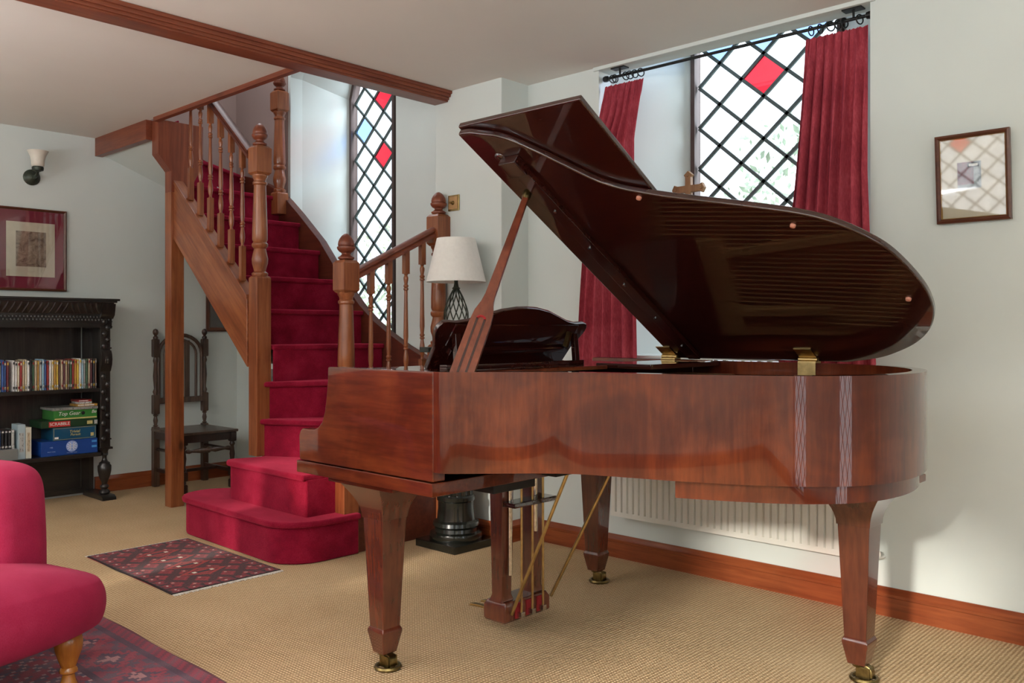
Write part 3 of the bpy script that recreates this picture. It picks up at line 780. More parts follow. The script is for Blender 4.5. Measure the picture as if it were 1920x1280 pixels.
# hinges on the bass side
for x in (-2.05,-1.44):
    h = MB().box((x-.035,YBS-.0475,.925),(x+.035,YBS-.043,1.002)).box((x-.035,YBS-.046,1.0),(x+.035,YBS,1.006)).build('lid_hinge', M['brass'], pn, bev=.001)
    MB().tube([(x-.037,YBS-.03,1.012),(x+.037,YBS-.03,1.012)], .009, 10).build('hinge_knuckle', M['brass'], h)
    MB().box((x-.033,.03,-.004),(x+.033,.10,-.0005)).xf(LID).build('hinge_leaf', M['brass'], h)
# legs
def piano_leg(c, flare):
    lg = MB().stack(c, [(.135,.036,.036),(.52,.052,.052)]).build('leg', M['maholeg'], pn, bev=.004)
    # shaped head: quarter curves sweeping out to the top plate
    rings = []
    for i in range(8):
        t = i/7; rings.append((.50+.12*t, .054+flare*(1-math.cos(t*PI/2)), .054+flare*(1-math.cos(t*PI/2))))
    rings.append((.635,rings[-1][1],rings[-1][2]))
    MB().stack(c, rings).build('leg_head', M['maholeg'], lg, bev=.002, smooth=30)
    MB().stack(c, [(.050,.022,.022),(.052,.028,.028),(.118,.041,.041),(.128,.042,.042),(.140,.036,.036)]).build('spade_foot', M['maholeg'], lg, bev=.003)
    k = MB().lathe([(.015,.040),(.022,.043),(.026,.053)], (c[0],c[1],0), 14)
    k.box((c[0]-.004,c[1]-.020,.010),(c[0]+.040,c[1]-.015,.046)).box((c[0]-.004,c[1]+.015,.010),(c[0]+.040,c[1]+.020,.046))
    cs = k.build('caster', M['oldbrass'], lg, bev=.001)
    rot = Matrix.Translation((c[0]+.020,c[1],.0262)) @ Matrix.Rotation(PI/2,4,'X')
    MB().lathe([(.021,-.014),(.026,-.012),(.026,.012),(.021,.014)], (0,0,0), 20, rot).build('caster_wheel', M['oldbrass'], cs)
    MB().tube([(c[0]+.016+.040*math.cos(t*PI/8),c[1]+.040*math.sin(t*PI/8),.007) for t in range(16)], .007, 6, True).build('caster_cup', M['oldbrass'], cs)
    return lg
piano_leg((-2.31,1.85), .055); piano_leg((-2.41,3.13), .04); piano_leg((-1.115,2.83), .055)
MB().box((-2.47,1.735,.615),(-2.13,1.98,.634)).build('leg_plate', M['maho_x'], pn, bev=.004)
MB().box((-2.55,2.98,.615),(-2.25,3.19,.634)).build('leg_plate', M['maho_x'], pn, bev=.004)
MB().box((-1.28,2.66,.632),(-.965,3.0,.657)).build('leg_plate', M['maho_x'], pn, bev=.004)
# braces under the soundboard
m = MB()
for p, q in (((-1.93,1.9),(-1.2,2.75)),((-1.93,2.4),(-1.0,2.6)),((-1.93,2.9),(-1.1,2.75))): m.beam((p[0],p[1],.715),(q[0],q[1],.715),.06,.05)
m.box((-1.95,2.2,.64),(-1.86,2.75,.70)).box((-2.1,2.0,.60),(-1.95,2.2,.632))
m.build('underside_braces', M['black'], pn, bev=.003)
# pedal lyre
ly = MB().stack((-2.255,2.44), [(.048,.048,.118),(.055,.056,.124),(.105,.056,.124),(.125,.048,.112)]).build('pedal_lyre', M['maholeg'], pn, bev=.004)
for y in (2.355,2.525):
    MB().stack((-2.255,y), [(.12,.034,.034),(.145,.026,.026),(.632,.033,.033)]).build('lyre_post', M['maholeg'], ly, bev=.003)
MB().box((-2.235,2.33,.475),(-2.165,2.565,.492)).build('lyre_crossbar', M['mahod'], ly, bev=.002)
for y in (2.385,2.445,2.505):
    MB().tube([(-2.182,y,.075),(-2.182,y,.64)], .0045, 8).build('pedal_rod', M['brass'], ly)
    MB().box((-2.205,y-.01,.066),(-2.172,y+.01,.086)).build('rod_socket', M['chrome'], ly, bev=.002)
    MB().box((-2.2,y-.018,.062),(-2.194,y+.018,.118)).build('felt_slot', M['red_felt'], ly)
    MB().prism([(-2.45,.056),(-2.44,.066),(-2.40,.070),(-2.31,.070),(-2.31,.062),(-2.40,.060)], 'y', y-.011, y+.011).build('pedal', M['brass'], ly, bev=.002)
for p, q in (((-2.19,2.34,.085),(-1.91,2.365,.70)),((-2.19,2.56,.105),(-1.92,2.66,.70))):
    MB().tube([p,q], .0065, 8).build('lyre_brace', M['brass'], ly)
for y in (2.36,2.50):
    MB().tube([(-2.215,y,.22 if y < 2.4 else .36),(-2.215,y,.63)], .008, 8).build('spring_rod', M['chrome'], ly)

# ------------------------------------------------------------------ curtains, pole
cpole = thing('curtain_pole', 'thin black iron curtain pole across the top of the large leaded window', 'curtain pole', (-2.0,3.57,2.392))
MB().tube([(-2.695,3.57,2.392),(-1.36,3.57,2.392)], .007, 10).build('pole', M['iron'], cpole)
for x in (-2.698,-1.358): MB().lathe([(.006,-.016),(.014,-.012),(.016,0),(.014,.012),(.006,.016)], (0,0,0), 12, Matrix.Translation((x+(.012 if x < -2 else -.006),3.57,2.392)) @ Matrix.Rotation(PI/2,4,'Y')).build('finial', M['iron'], cpole)
for x in (-2.60,-1.43):
    MB().box((x-.04,3.545,2.426),(x+.04,3.59,2.432)).tube([(x,3.57,2.43),(x,3.57,2.40)], .005, 8).build('bracket', M['iron'], cpole)
def curtain(name, label, rows, nf, rings, seedv):
    """rows: (z, x left, x right, y) from the top down"""
    t = thing(name, label, 'curtain', (rows[-1][1],rows[-1][3],rows[-1][0]), group='red curtains at the large leaded window')
    rnd = random.Random(seedv); ph = [rnd.uniform(-.5,.5) for _ in range(nf+2)]
    NU, NV = 120, 48
    m = MB(); vs = []
    z0, z1 = rows[0][0], rows[-1][0]
    for j in range(NV+1):
        z = z0+(z1-z0)*j/NV
        for (za,la,ra,ya),(zb,lb,rb,yb) in zip(rows, rows[1:]):
            if zb <= z <= za:
                k = (za-z)/(za-zb); l, r, y = la+(lb-la)*k, ra+(rb-ra)*k, ya+(yb-ya)*k; break
        dpt = z0-z
        for i in range(NU+1):
            u = i/NU; uu = u*nf; pi_ = int(min(uu, nf-1)); w = ph[pi_]*(1-(uu-pi_))+ph[pi_+1]*(uu-pi_)
            A = .010+.012*min(1,max(0,(dpt-.06)/.35))
            yy = A*math.sin(2*PI*(uu+.25*w))*(1+.3*w)
            if dpt < .09: yy = .005*math.sin(2*PI*uu*2.5)+.3*yy
            vs.append((l+(r-l)*u+.004*math.sin(uu*7+dpt*3), y+yy, z+(.004*math.sin(2*PI*uu*2.5) if j == 0 else 0)))
    fs = [(j*(NU+1)+i,j*(NU+1)+i+1,(j+1)*(NU+1)+i+1,(j+1)*(NU+1)+i) for j in range(NV) for i in range(NU)]
    m.add(vs, fs).build('drape', M['curtain'], t, smooth=80)
    for x in rings:
        a = random.uniform(.95,1.4)
        MB().tube([(x+.019*math.cos(k*PI/8)*math.cos(a),3.57+.019*math.cos(k*PI/8)*math.sin(a),2.3842+.019*math.sin(k*PI/8)) for k in range(16)], .003, 6, True).build('curtain_ring', M['iron'], t)
    return t
curtain('curtain', 'red chenille curtain on the side of the leaded window nearer the white pier', [(2.352,-2.69,-2.452,3.568),(2.20,-2.70,-2.455,3.535),(2.05,-2.735,-2.45,3.495),(1.3,-2.77,-2.43,3.47),(.86,-2.79,-2.415,3.465)], 6, (-2.645,-2.63,-2.565,-2.54,-2.51,-2.475), 3)
curtain('curtain', 'red chenille curtain on the side of the leaded window nearer the small framed picture', [(2.352,-1.632,-1.366,3.568),(2.1,-1.64,-1.358,3.54),(1.75,-1.658,-1.352,3.51),(1.3,-1.69,-1.325,3.475),(.86,-1.71,-1.29,3.46)], 7, (-1.61,-1.57,-1.525,-1.495,-1.467,-1.405), 5)

# cross on the window sill
cr = thing('standing_cross', 'carved wooden cross standing on the window sill behind the open piano lid', 'cross', (-2.315,3.75,1.0))
x, y = -2.315, 3.75
cm = MB()
pts = [(-.016,1.06),(-.016,1.80),(-.066,1.80),(-.078,1.792),(-.092,1.816),(-.078,1.842),(-.066,1.834),(-.016,1.834),(-.016,1.875),(-.024,1.885),(0,1.906),(.024,1.885),(.016,1.875),(.016,1.834),(.066,1.834),(.078,1.842),(.092,1.816),(.078,1.792),(.066,1.80),(.016,1.80),(.016,1.06)]
cm.prism([(x+a,z) for a, z in pts], 'y', y-.012, y+.012).build('cross_body', M['cross'], cr, bev=.003)
MB().stack((x,y), [(1.0,.09,.07),(1.025,.09,.07),(1.026,.06,.05),(1.05,.06,.05),(1.051,.035,.03),(1.08,.03,.025)]).build('stepped_base', M['cross'], cr, bev=.002)
for a, z in ((-.072,1.817),(.072,1.817),(0,1.886)):
    MB().lathe([(.008,-.002),(.010,0),(.008,.003)], (0,0,0), 12, Matrix.Translation((x+a,y-.013,z)) @ Matrix.Rotation(PI/2,4,'X')).build('boss', M['cross'], cr)

# radiator under the window
rd = thing('radiator', 'white ribbed panel radiator on the wall under the large window', 'radiator', (-1.95,3.48,.22))
m = MB(); x0, x1 = -2.57, -1.33; m.box((x0,3.452,.222),(x1,3.50,.245)).box((x0,3.452,.755),(x1,3.50,.775)); nrib = 37; w = (x1-x0)/nrib; m.tube([(-1.365,3.485,.23),(-1.365,3.485,.002)], .007, 8)
for i in range(nrib):
    xa = x0+i*w
    m.prism([(xa,3.462),(xa+w*.14,3.45),(xa+w*.80,3.45),(xa+w*.94,3.462),(xa+w,3.462),(xa+w,3.50),(xa,3.50)], 'z', .245, .755)
m.build('panel', M['radiator'], rd, smooth=30)
MB().box((-2.45,3.50,.3),(-2.42,3.537,.7)).box((-1.48,3.50,.3),(-1.45,3.537,.7)).build('wall_bracket', M['radiator'], rd)
MB().tube([(-1.33,3.48,.235),(-1.30,3.48,.235),(-1.295,3.50,.232),(-1.295,3.532,.23)], .006, 8).lathe([(.008,0),(.010,.008),(.008,.022)], (-1.298,3.485,.238), 10).build('valve', M['radiator'], rd)

# ------------------------------------------------------------------ pedestal, lamp, switch
pd = thing('pedestal_column', 'black fluted column pedestal on a square plinth carrying the table lamp', 'pedestal', (-3.35,3.155,0))
px, py = -3.35, 3.155
MB().box((px-.15,py-.15,0),(px+.15,py+.15,.04)).build('plinth', M['pedestal'], pd, bev=.004)
MB().lathe([(.135,.04),(.140,.055),(.135,.075),(.115,.082),(.112,.10),(.122,.112),(.118,.13),(.100,.14),(.094,.20),(.094,.235),(.100,.242),(.100,.26),(.092,.268)], (px,py,0), 32).build('moulded_base', M['pedestal'], pd, smooth=40)
fl = MB(); n = 64
vs = []; fs = []
for z, r in ((.268,.090),(.92,.078)):
    for k in range(n):
        a = 2*PI*k/n; rr = r*(1-.09*(k % 4 == 0)-.06*(k % 4 in (1,3))); vs.append((px+rr*math.cos(a),py+rr*math.sin(a),z))
for k in range(n): fs.append((k,(k+1) % n,n+(k+1) % n,n+k))
fl.add(vs, fs+[tuple(range(n-1,-1,-1)),tuple(range(n,2*n))]).build('fluted_shaft', M['pedestal'], pd, smooth=50)
MB().lathe([(.08,.92),(.09,.93),(.09,.95),(.085,.955),(.11,.985),(.115,1.005),(.10,1.008)], (px,py,0), 32).build('capital', M['pedestal'], pd, smooth=40)
MB().box((px-.135,py-.135,1.008),(px+.135,py+.135,1.036)).build('top_slab', M['pedestal'], pd, bev=.003)
tl = thing('table_lamp', 'openwork iron table lamp with a white coolie shade standing on the black pedestal', 'lamp', (px,py,1.036))
m = MB().lathe([(.06,1.036),(.065,1.045),(.05,1.055),(.02,1.062),(.012,1.07)], (px,py,0), 20)
m.lathe([(.010,1.068),(.008,1.10)], (px,py,0), 10)
m.build('foot', M['lampiron'], tl)
cg = MB()
for k in range(6):
    for s_ in (1,-1):
        pts = []
        for i in range(13):
            t = i/12; r = .012+.052*math.sin(PI*min(1,t**.75))**.9; a = 2*PI*k/6+s_*t*1.5
            pts.append((px+r*math.cos(a),py+r*math.sin(a),1.09+.25*t))
        cg.tube(pts, .0032, 6)
cg.build('iron_cage', M['lampiron'], tl)
MB().lathe([(.015,1.335),(.022,1.342),(.014,1.35),(.010,1.37),(.012,1.42),(.012,1.45)], (px,py,0), 14).build('neck', M['lampiron'], tl)
sh = MB(); n = 48
prof = [(.157,1.375),(.101,1.602),(.099,1.602),(.155,1.375)]
vs = [(px+r*math.cos(2*PI*k/n),py+r*math.sin(2*PI*k/n),z) for r, z in prof for k in range(n)]
fs = [(i*n+k,i*n+(k+1) % n,((i+1) % 4)*n+(k+1) % n,((i+1) % 4)*n+k) for i in range(4) for k in range(n)]
sh.add(vs, fs).build('lamp_shade', M['shade'], tl, smooth=50)
m = MB()
for k in range(3):
    a = 2*PI*k/3; m.tube([(px,py,1.59),(px+.099*math.cos(a),py+.099*math.sin(a),1.592)], .002, 6)
m.tube([(px,py,1.45),(px,py,1.595)], .003, 6); m.build('shade_carrier', M['lampiron'], tl)

sw = thing('light_switch', 'square brass light switch plate on the white pier above the lamp', 'light switch', (-3.548,3.33,1.825))
MB().box((-3.594,3.322,1.782),(-3.506,3.33,1.870)).build('plate', M['brass'], sw, bev=.003)
MB().box((-3.585,3.319,1.791),(-3.515,3.322,1.861)).build('inner_plate', M['gold'], sw, bev=.001)
MB().lathe([(.012,0),(.010,.006),(.006,.010),(.006,.022),(.004,.024)], (0,0,0), 12, Matrix.Translation((-3.55,3.319,1.826)) @ Matrix.Rotation(PI/2,4,'X')).build('dolly', M['oldbrass'], sw)

# ------------------------------------------------------------------ bookcase
bk = thing('bookcase', 'carved black oak bookcase full of film cases and board games against the wall', 'bookcase', (-6.1,1.8,0))
Y0, Y1, XF, XB_ = 1.08, 2.465, -5.965, -6.235
MB().box((XB_,Y0-.02,1.318),(XF+.055,Y1+.03,1.332)).box((XB_,Y0-.01,1.306),(XF+.04,Y1+.018,1.318)).build('top_board', M['oak'], bk, bev=.002)
cv = MB().prism([(XF+.035,1.306),(XF+.03,1.29),(XF+.012,1.262),(XF,1.232),(XF-.02,1.232),(XF-.02,1.306)], 'y', Y0, Y1)
fz = cv.build('carved_frieze', M['oakz'], bk, bev=.002)
gd = MB()
for i in range(34):
    y = Y0+.07+i*.039; s_ = -1 if y > 2.2 else 1
    pts = [(XF+.034-.030*t, y+.010*s_*math.cos(t*2.2)-s_*.014*t, 1.30-.066*t) for t in [k/6 for k in range(7)]]
    gd.tube(pts, [.004,.0065,.008,.008,.007,.005,.002], 6)
gd.build('gadroon_carving', M['oakz'], fz)
MB().box((XF-.02,Y0,1.145),(XF-.004,Y1,1.232)).build('rail', M['oak'], bk, bev=.002)
bd = MB()
for i in range(62):
    for k in range(2): bd.sphere((XF-.004,Y0+.06+i*.0212+.0106*k,1.212-.019*k), .0075, 6)
bd.build('bead_carving', M['oakz'], fz)
MB().box((XF-.004,Y0,1.178),(XF+.003,Y1,1.184)).box((XF-.004,Y0,1.142),(XF+.002,Y1,1.152)).build('moulding', M['oak'], bk)
MB().box((XB_,Y0,.02),(XB_+.012,2.362,1.306)).box((XB_,2.374,.02),(XB_+.012,Y1-.02,1.306)).build('back_board', M['oakz'], bk)
MB().box((XB_,Y1-.03,.29),(XF-.03,Y1-.015,1.306)).box((XB_,Y0+.015,.29),(XF-.03,Y0+.03,1.306)).build('side_board', M['oakz'], bk)
MB().box((XB_,Y0+.03,.717),(XF-.012,Y1-.03,.741)).build('shelf', M['oak'], bk, bev=.002)
MB().box((XB_,Y0,.291),(XF+.002,Y1-.07,.317)).build('shelf', M['oak'], bk, bev=.002)
lp_ = MB().box((XB_+.012,Y0+.04,.02),(XB_+.03,2.41,.29)); lpo = lp_.build('lower_panel', M['oak'], bk, bev=.002)
MB().box((XB_+.03,Y0+.1,.05),(XB_+.036,2.36,.058)).box((XB_+.03,Y0+.1,.25),(XB_+.036,2.36,.258)).box((XB_+.03,2.352,.05),(XB_+.036,2.36,.258)).build('panel_moulding', M['oak'], lpo, bev=.002)
for yc in (Y1-.042,Y0+.042):
    p = MB().box((XF-.045,yc-.032,.345),(XF-.005,yc+.032,1.232)).build('carved_post', M['oakz'], bk, bev=.003)
    m = MB()
    # scroll brackets, leaf knobs and strapwork
    m.prism([(XF-.005,.98),(XF+.004,.99),(XF+.018,.965),(XF+.024,.93),(XF+.018,.895),(XF+.004,.865),(XF-.005,.85)], 'y', yc-.034, yc+.034)
    m.prism([(XF-.005,1.20),(XF+.022,1.225),(XF+.04,1.30),(XF-.005,1.30)], 'y', yc-.036, yc+.05 if yc > 2 else yc+.036)
    for i in range(9): m.sphere((XF-.003,yc+(.014 if i % 2 else -.014),.40+i*.052), .017, 8, (.7,1,1.3))
    for i in range(5): m.sphere((XF+.004,yc+(.012 if i % 2 else -.012),1.02+i*.04), .018, 8, (.8,1,1.1))
    for i in range(4): m.sphere((XF+.018-.006*abs(i-1.5),yc+(-.018+.012*i),.925), .012, 8, (1,1,2.2))
    m.box((XF-.05,yc-.038,1.135),(XF+.004,yc+.038,1.147)).box((XF-.05,yc-.036,1.0),(XF+.004,yc+.036,1.01)).box((XF-.05,yc-.036,.395),(XF+.002,yc+.036,.404)).box((XF-.05,yc-.042,.333),(XF+.01,yc+.042,.347))
    m.build('post_carving', M['oakz'], p, smooth=50)
    MB().lathe([(.03,.033),(.036,.045),(.03,.058),(.02,.068),(.028,.08),(.028,.088),(.016,.10),(.020,.115),(.034,.15),(.042,.19),(.043,.222),(.034,.232),(.034,.242),(.02,.252),(.014,.27),(.014,.285),(.022,.295),(.016,.305),(.028,.333)], (XF-.022,yc,0), 18).build('cup_leg', M['oakz'], bk, smooth=45)
    MB().prism([(XB_,.0),(XF+.06,.0),(XF+.06,.018),(XF+.03,.033),(XB_,.033)], 'y', yc-.045, yc+.045).build('foot', M['oak'], bk, bev=.003)

# film cases on the upper shelf, each one its own
COL = {'cream': (214,204,180), 'white': (222,222,220), 'red': (150,40,38), 'blue': (62,96,160), 'pale blue': (150,186,206), 'teal': (70,128,142), 'grey': (140,142,138), 'black': (28,28,32),
       'ochre': (186,140,62), 'brown': (104,76,58), 'purple': (96,80,120), 'yellow': (214,180,70), 'green': (58,92,66), 'beige': (184,168,142), 'silver': (176,178,176), 'maroon': (96,34,44)}
for k, v in COL.items():
    m_, nt, p_, o_ = nmat('spine_'+k.replace(' ','_'))
    nz = noise(nt, coord(nt,(1,1,.35)), 130, 3, .7)
    dk_ = tuple(x*.35+(0 if sum(v) > 250 else 70) for x in v)
    nt.links.new(ramp(nt, nz, [(.34, lin(dk_)), (.46, lin(v))]), p_.inputs['Base Color']); p_.inputs['Roughness'].default_value = .35
    M['sp_'+k] = m_
ORD = ['first','second','third','fourth','fifth','sixth','seventh','eighth','ninth','tenth','eleventh','twelfth','thirteenth','fourteenth','fifteenth','sixteenth','seventeenth','eighteenth','nineteenth','twentieth',
       'twenty-first','twenty-second','twenty-third','twenty-fourth','twenty-fifth','twenty-sixth','twenty-seventh','twenty-eighth','twenty-ninth','thirtieth','thirty-first','thirty-second','thirty-third','thirty-fourth','thirty-fifth','thirty-sixth','thirty-seventh','thirty-eighth','thirty-ninth','fortieth']
seq = ['brown','black','maroon','beige','green','silver','pale blue','white','yellow','ochre','red','green','brown','beige','maroon','beige','brown','yellow','ochre','cream','white','red','blue','pale blue','silver','ochre','beige','green','black','white','cream','beige','red','cream','white','white','GAP','maroon','blue','blue','grey','silver','teal','teal','pale blue','white','purple','red','red','white','cream','beige','brown','ochre']
y = 2.383; cnt = 0; nth = 0
base_case = None
sp_mesh = {}
def case_mesh(colour, accent):
    k = (colour, accent)
    if k in sp_mesh: return sp_mesh[k]
    m = MB().prism([(0,-.0065),(.128,-.0065),(.133,-.0045),(.135,0),(.133,.0045),(.128,.0065),(0,.0065)], 'z', 0, .190)
    m.mat(1).box((.1345,-.0045,.014),(.1357,.0045,.030)).box((.1345,-.004,.165),(.1357,.004,.180))
    o = m.build('film_case', [M['sp_'+colour], M['sp_'+accent]], None, bev=0)
    sp_mesh[k] = o.data; bpy.data.objects.remove(o)
    return sp_mesh[k]
acc = ['white','black','red','cream','yellow','silver']
i = 0
while y > 1.70 and i < len(seq) and nth < 40:
    c = seq[i]; i += 1
    if c == 'GAP': y -= .02; continue
    nth += 1
    w = .0142
    me = case_mesh(c, acc[(i*5) % 6] if acc[(i*5) % 6] != c else 'black')
    o = bpy.data.objects.new('film_case', me); C.objects.link(o)
    o.location = (-6.142+random.uniform(-.004,.004), y-w/2, .7415); o.scale = (1,1,1+random.choice((0,0,0,.02,-.02,.04)))
    tag(o, f'slim film case with {c} spine, {ORD[nth-1]} from the carved right post', 'film case', 'film cases on the upper shelf')
    y -= w
# lower shelf: dark cases on a grey box, two pale upright cases, games
yy = 1.66; low = ['black','green','black','grey','black','blue','black','grey','black','black','silver','black','black','teal','silver']
tr = MB().box((-6.10,1.55,.3175),(-5.985,1.895,.385)).mat(1).box((-6.098,1.552,.385),(-5.987,1.893,.3853)).build('storage_box', [M['sp_grey'], M['sp_silver']], None, bev=.004)
tr.data.materials[0] = plain('grey_card', (120,122,120), .6, 0, .05, 20)
tag(tr, 'low grey card box at the shelf front beneath the row of dark cases', 'box')
yy = 1.885
for j, c in enumerate(['silver','black','black','black','blue','silver','black','black','green','grey','black','black']):
    me = case_mesh(c, 'white' if c != 'white' else 'grey')
    o = bpy.data.objects.new('film_case', me); C.objects.link(o); o.location = (-6.142,yy-.01,.3860); o.scale = (1,1.35,.62)
    tag(o, f'{c} spined case above the grey box, {ORD[j]} from the pale blue file', 'film case', 'film cases standing on the grey box'); yy -= .0195
for j, (c, w, h) in enumerate((('pale blue',.042,.215),('white',.032,.195))):
    y0_ = 1.900+j*.045
    o = MB().box((-6.12,y0_,.3175),(-6.0,y0_+w,.3175+h)).mat(1).box((-6.0,y0_+.008,.36),(-5.9995,y0_+w-.008,.48)).build('box_file', [M['sp_'+c], M['sp_'+('silver' if j == 0 else 'beige')]], None, bev=.003)
    o.data.materials[0] = plain('card_'+c.replace(' ','_'), (168,188,196) if j == 0 else (206,204,190), .5, 0, .05, 20)
    tag(o, ('pale blue' if j == 0 else 'off-white')+' upright box file between the dark cases and the board games', 'box file')
def game(name, label, lo, hi, body, decos, lid=None, text=None):
    t = thing(name, label, 'board game', ((lo[0]+hi[0])/2,(lo[1]+hi[1])/2,lo[2]), group='board games stacked on the lower shelf')
    MB().box(lo, hi).build('box', body, t, bev=.0025)
    if lid: MB().box((lo[0]-.006,lo[1]-.012,hi[2]-.016),(hi[0]+.006,hi[1]+.004,hi[2]+.002)).build('tub_lid', lid, t, bev=.004)
    for (ya, yb, za, zb, mt) in decos: MB().box((hi[0],ya,za),(hi[0]+.0008,yb,zb)).build('printed_panel', mt, t)
    for (s_, size, yc, zc, mt, shear) in (text or []):
        mx = Matrix.Translation((hi[0]+.002,yc,zc)) @ Matrix(((0,0,1,0),(1,shear,0,0),(0,1,0,0),(0,0,0,1)))
        text_mesh('lettering', s_, size, mt, t, mx)
    return t
blue = plain('royal_blue_card', (22,66,142), .4, 0, .06, 20); teal = plain('petrol_card', (16,76,108), .4, 0, .06, 20); gcard = plain('green_card', (28,58,34), .4, 0, .1, 20)
ggreen = plain('bright_green_card', (52,122,52), .4, 0, .1, 20); redc = plain('red_card', (190,44,44), .5, 0, .05, 20); goldc = plain('gold_print', (196,182,120), .5, 0, .1, 60); cyan = plain('cyan_print', (70,150,220), .5, 0, .05, 20)
lilac = plain('pale_blue_print', (150,170,220), .5, 0, .25, 120)
XG = -5.985
t = game('board_game_box', 'large royal blue board game box at the bottom of the stack', (-6.21,2.03,.3175), (XG,2.378,.412), blue, [], None,
     [('MB', .014, 2.09, .372, lilac, 0), ('PARTY GAME', .008, 2.09, .345, lilac, 0), ('THE FAMILY QUIZ', .008, 2.215, .331, lilac, 0)])
MB().lathe([(.0,0),(.034,0),(.036,.0012),(.0,.0014)], (0,0,0), 24, Matrix.Translation((XG,2.215,.372)) @ Matrix.Rotation(PI/2,4,'Y')).build('round_emblem', lilac, t)
m = MB()
for k in range(12):
    a = PI*k/6; m.beam((XG+.002,2.215+.008*math.cos(a),.372+.008*math.sin(a)),(XG+.002,2.215+.03*math.cos(a),.372+.03*math.sin(a)),.002,.003)
m.build('emblem_rays', M['white'], t)
for z in (.352,.386): MB().box((XG,2.34,z),(XG+.001,2.372,z+.014)).build('printed_panel', cyan, t)
game('board_game_box', 'petrol blue board game box with gold lettering, second from the bottom of the stack', (-6.20,2.10,.4125), (XG-.006,2.372,.497), teal,
     [(2.106,2.366,.490,.4915,goldc),(2.106,2.366,.418,.4195,goldc),(2.1065,2.108,.418,.4915,goldc),(2.364,2.366,.418,.4915,goldc),(2.112,2.135,.424,.436,M['white']),(2.335,2.355,.428,.45,goldc)], None,
     [('Trivial', .026, 2.235, .466, goldc, .2), ('Pursuit', .022, 2.24, .446, goldc, .2)])
game('board_game_box', 'flat dark green word game box with a red title panel, in mid stack', (-6.20,2.03,.4975), (XG,2.380,.543), gcard, [(2.075,2.205,.503,.538,redc),(2.31,2.345,.508,.53,goldc),(2.356,2.376,.506,.532,M['sp_silver'])], None, [('SCRABBLE', .027, 2.14, .5205, M['white'], 0)])
game('board_game_box', 'green tub game with a grey lid near the top of the stack', (-6.19,2.105,.5435), (XG,2.375,.622), ggreen, [(2.11,2.372,.548,.556,goldc)], M['sp_grey'], [('Top Gear', .034, 2.20, .584, M['white'], .25), ('Be', .03, 2.355, .588, M['white'], .25)])
o = MB().lathe([(.010,-.001),(.012,.0),(.010,.001)], (0,0,0), 14, Matrix.Translation((XG+.001,2.285,.583)) @ Matrix.Rotation(PI/2,4,'Y')).build('tyre_print', M['black'], bpy.data.objects['board_game_box.003'])
for j, (nm, lb, ya, yb, za, zb, mt) in enumerate((('card_game_box','olive card game box lying on the tub game', 2.25,2.38,.6245,.640,'sp_ochre'),('card_game_box','white and blue card game box second from the top of the stack', 2.262,2.345,.6405,.654,'sp_silver'),('card_game_box','small red card game box topmost on the stack of games', 2.258,2.342,.6545,.668,'sp_red'))):
    o = MB().box((-6.12,ya,za),(-5.995,yb,zb)).mat(1).box((-5.995,ya+.006,za+.004),(-5.9945,yb-.02,zb-.004)).build(nm, [M[mt], M['sp_white']], None, bev=.0015)
    tag(o, lb, 'card game')

# ------------------------------------------------------------------ wall sconce
sc = thing('wall_sconce', 'bronze wall sconce with a frosted tulip shade on the wall above the picture', 'wall light', (XL,2.06,2.13))
rotx = Matrix.Translation((XL,2.06,2.127)) @ Matrix.Rotation(PI/2,4,'Y')
MB().lathe([(.052,0),(.052,.008),(.044,.014),(.040,.022),(.022,.030),(.014,.036)], (0,0,0), 24, rotx).build('wall_plate', M['lampiron'], sc, smooth=40)
MB().tube([(XL+.03,2.06,2.127),(XL+.07,2.06,2.122),(XL+.105,2.06,2.135),(XL+.115,2.06,2.16)], .010, 10).lathe([(.012,2.15),(.034,2.16),(.036,2.178),(.03,2.185)], (XL+.115,2.06,0), 18).build('arm', M['lampiron'], sc)
MB().lathe([(.028,2.182),(.038,2.19),(.040,2.22),(.046,2.25),(.058,2.275),(.064,2.285),(.061,2.285),(.043,2.25),(.036,2.20),(.02,2.19)], (XL+.115,2.06,0), 28).build('glass_shade', M['frost'], sc, smooth=50)

# ------------------------------------------------------------------ pictures
def frame_bars(u0, u1, z0, z1, w, d, P):
    """mitred frame; P(u, z, depth)"""
    m = MB(); o = [(u0,z0),(u1,z0),(u1,z1),(u0,z1)]; i = [(u0+w,z0+w),(u1-w,z0+w),(u1-w,z1-w),(u0+w,z1-w)]; mid = [(u0+w*.45,z0+w*.45),(u1-w*.45,z0+w*.45),(u1-w*.45,z1-w*.45),(u0+w*.45,z1-w*.45)]
    vs = [P(a,b,0) for a, b in o]+[P(a,b,d*.8) for a, b in o]+[P(a,b,d) for a, b in mid]+[P(a,b,d*.55) for a, b in i]+[P(a,b,0) for a, b in i]
    fs = []
    for r in range(5):
        for k in range(4):
            a = r*4+k; b = r*4+(k+1) % 4; c = ((r+1) % 5)*4+(k+1) % 4; e = ((r+1) % 5)*4+k; fs.append((a,b,c,e))
    return m.add(vs, fs)
def flat(u0, u1, z0, z1, d, P): return MB().add([P(u0,z0,d),P(u1,z0,d),P(u1,z1,d),P(u0,z1,d)], [(0,1,2,3)])
def picture(label, loc, spec, P, framemat, group=None):
    t = thing('framed_picture', label, 'picture', loc)
    u0, u1, z0, z1, w, d = spec['frame']
    frame_bars(u0,u1,z0,z1,w,d,P).build('frame', framemat, t, smooth=20)
    for nm, a, b, c, e, dd, mt in spec['layers']: flat(a,b,c,e,dd,P).build(nm, mt, t)
    flat(u0+w,u1-w,z0+w,z1-w,d*.6,P).build('picture_glass', M['picglass'], t)
    return t
PLW = lambda u, z, d: (XL+.004+d, u, z)
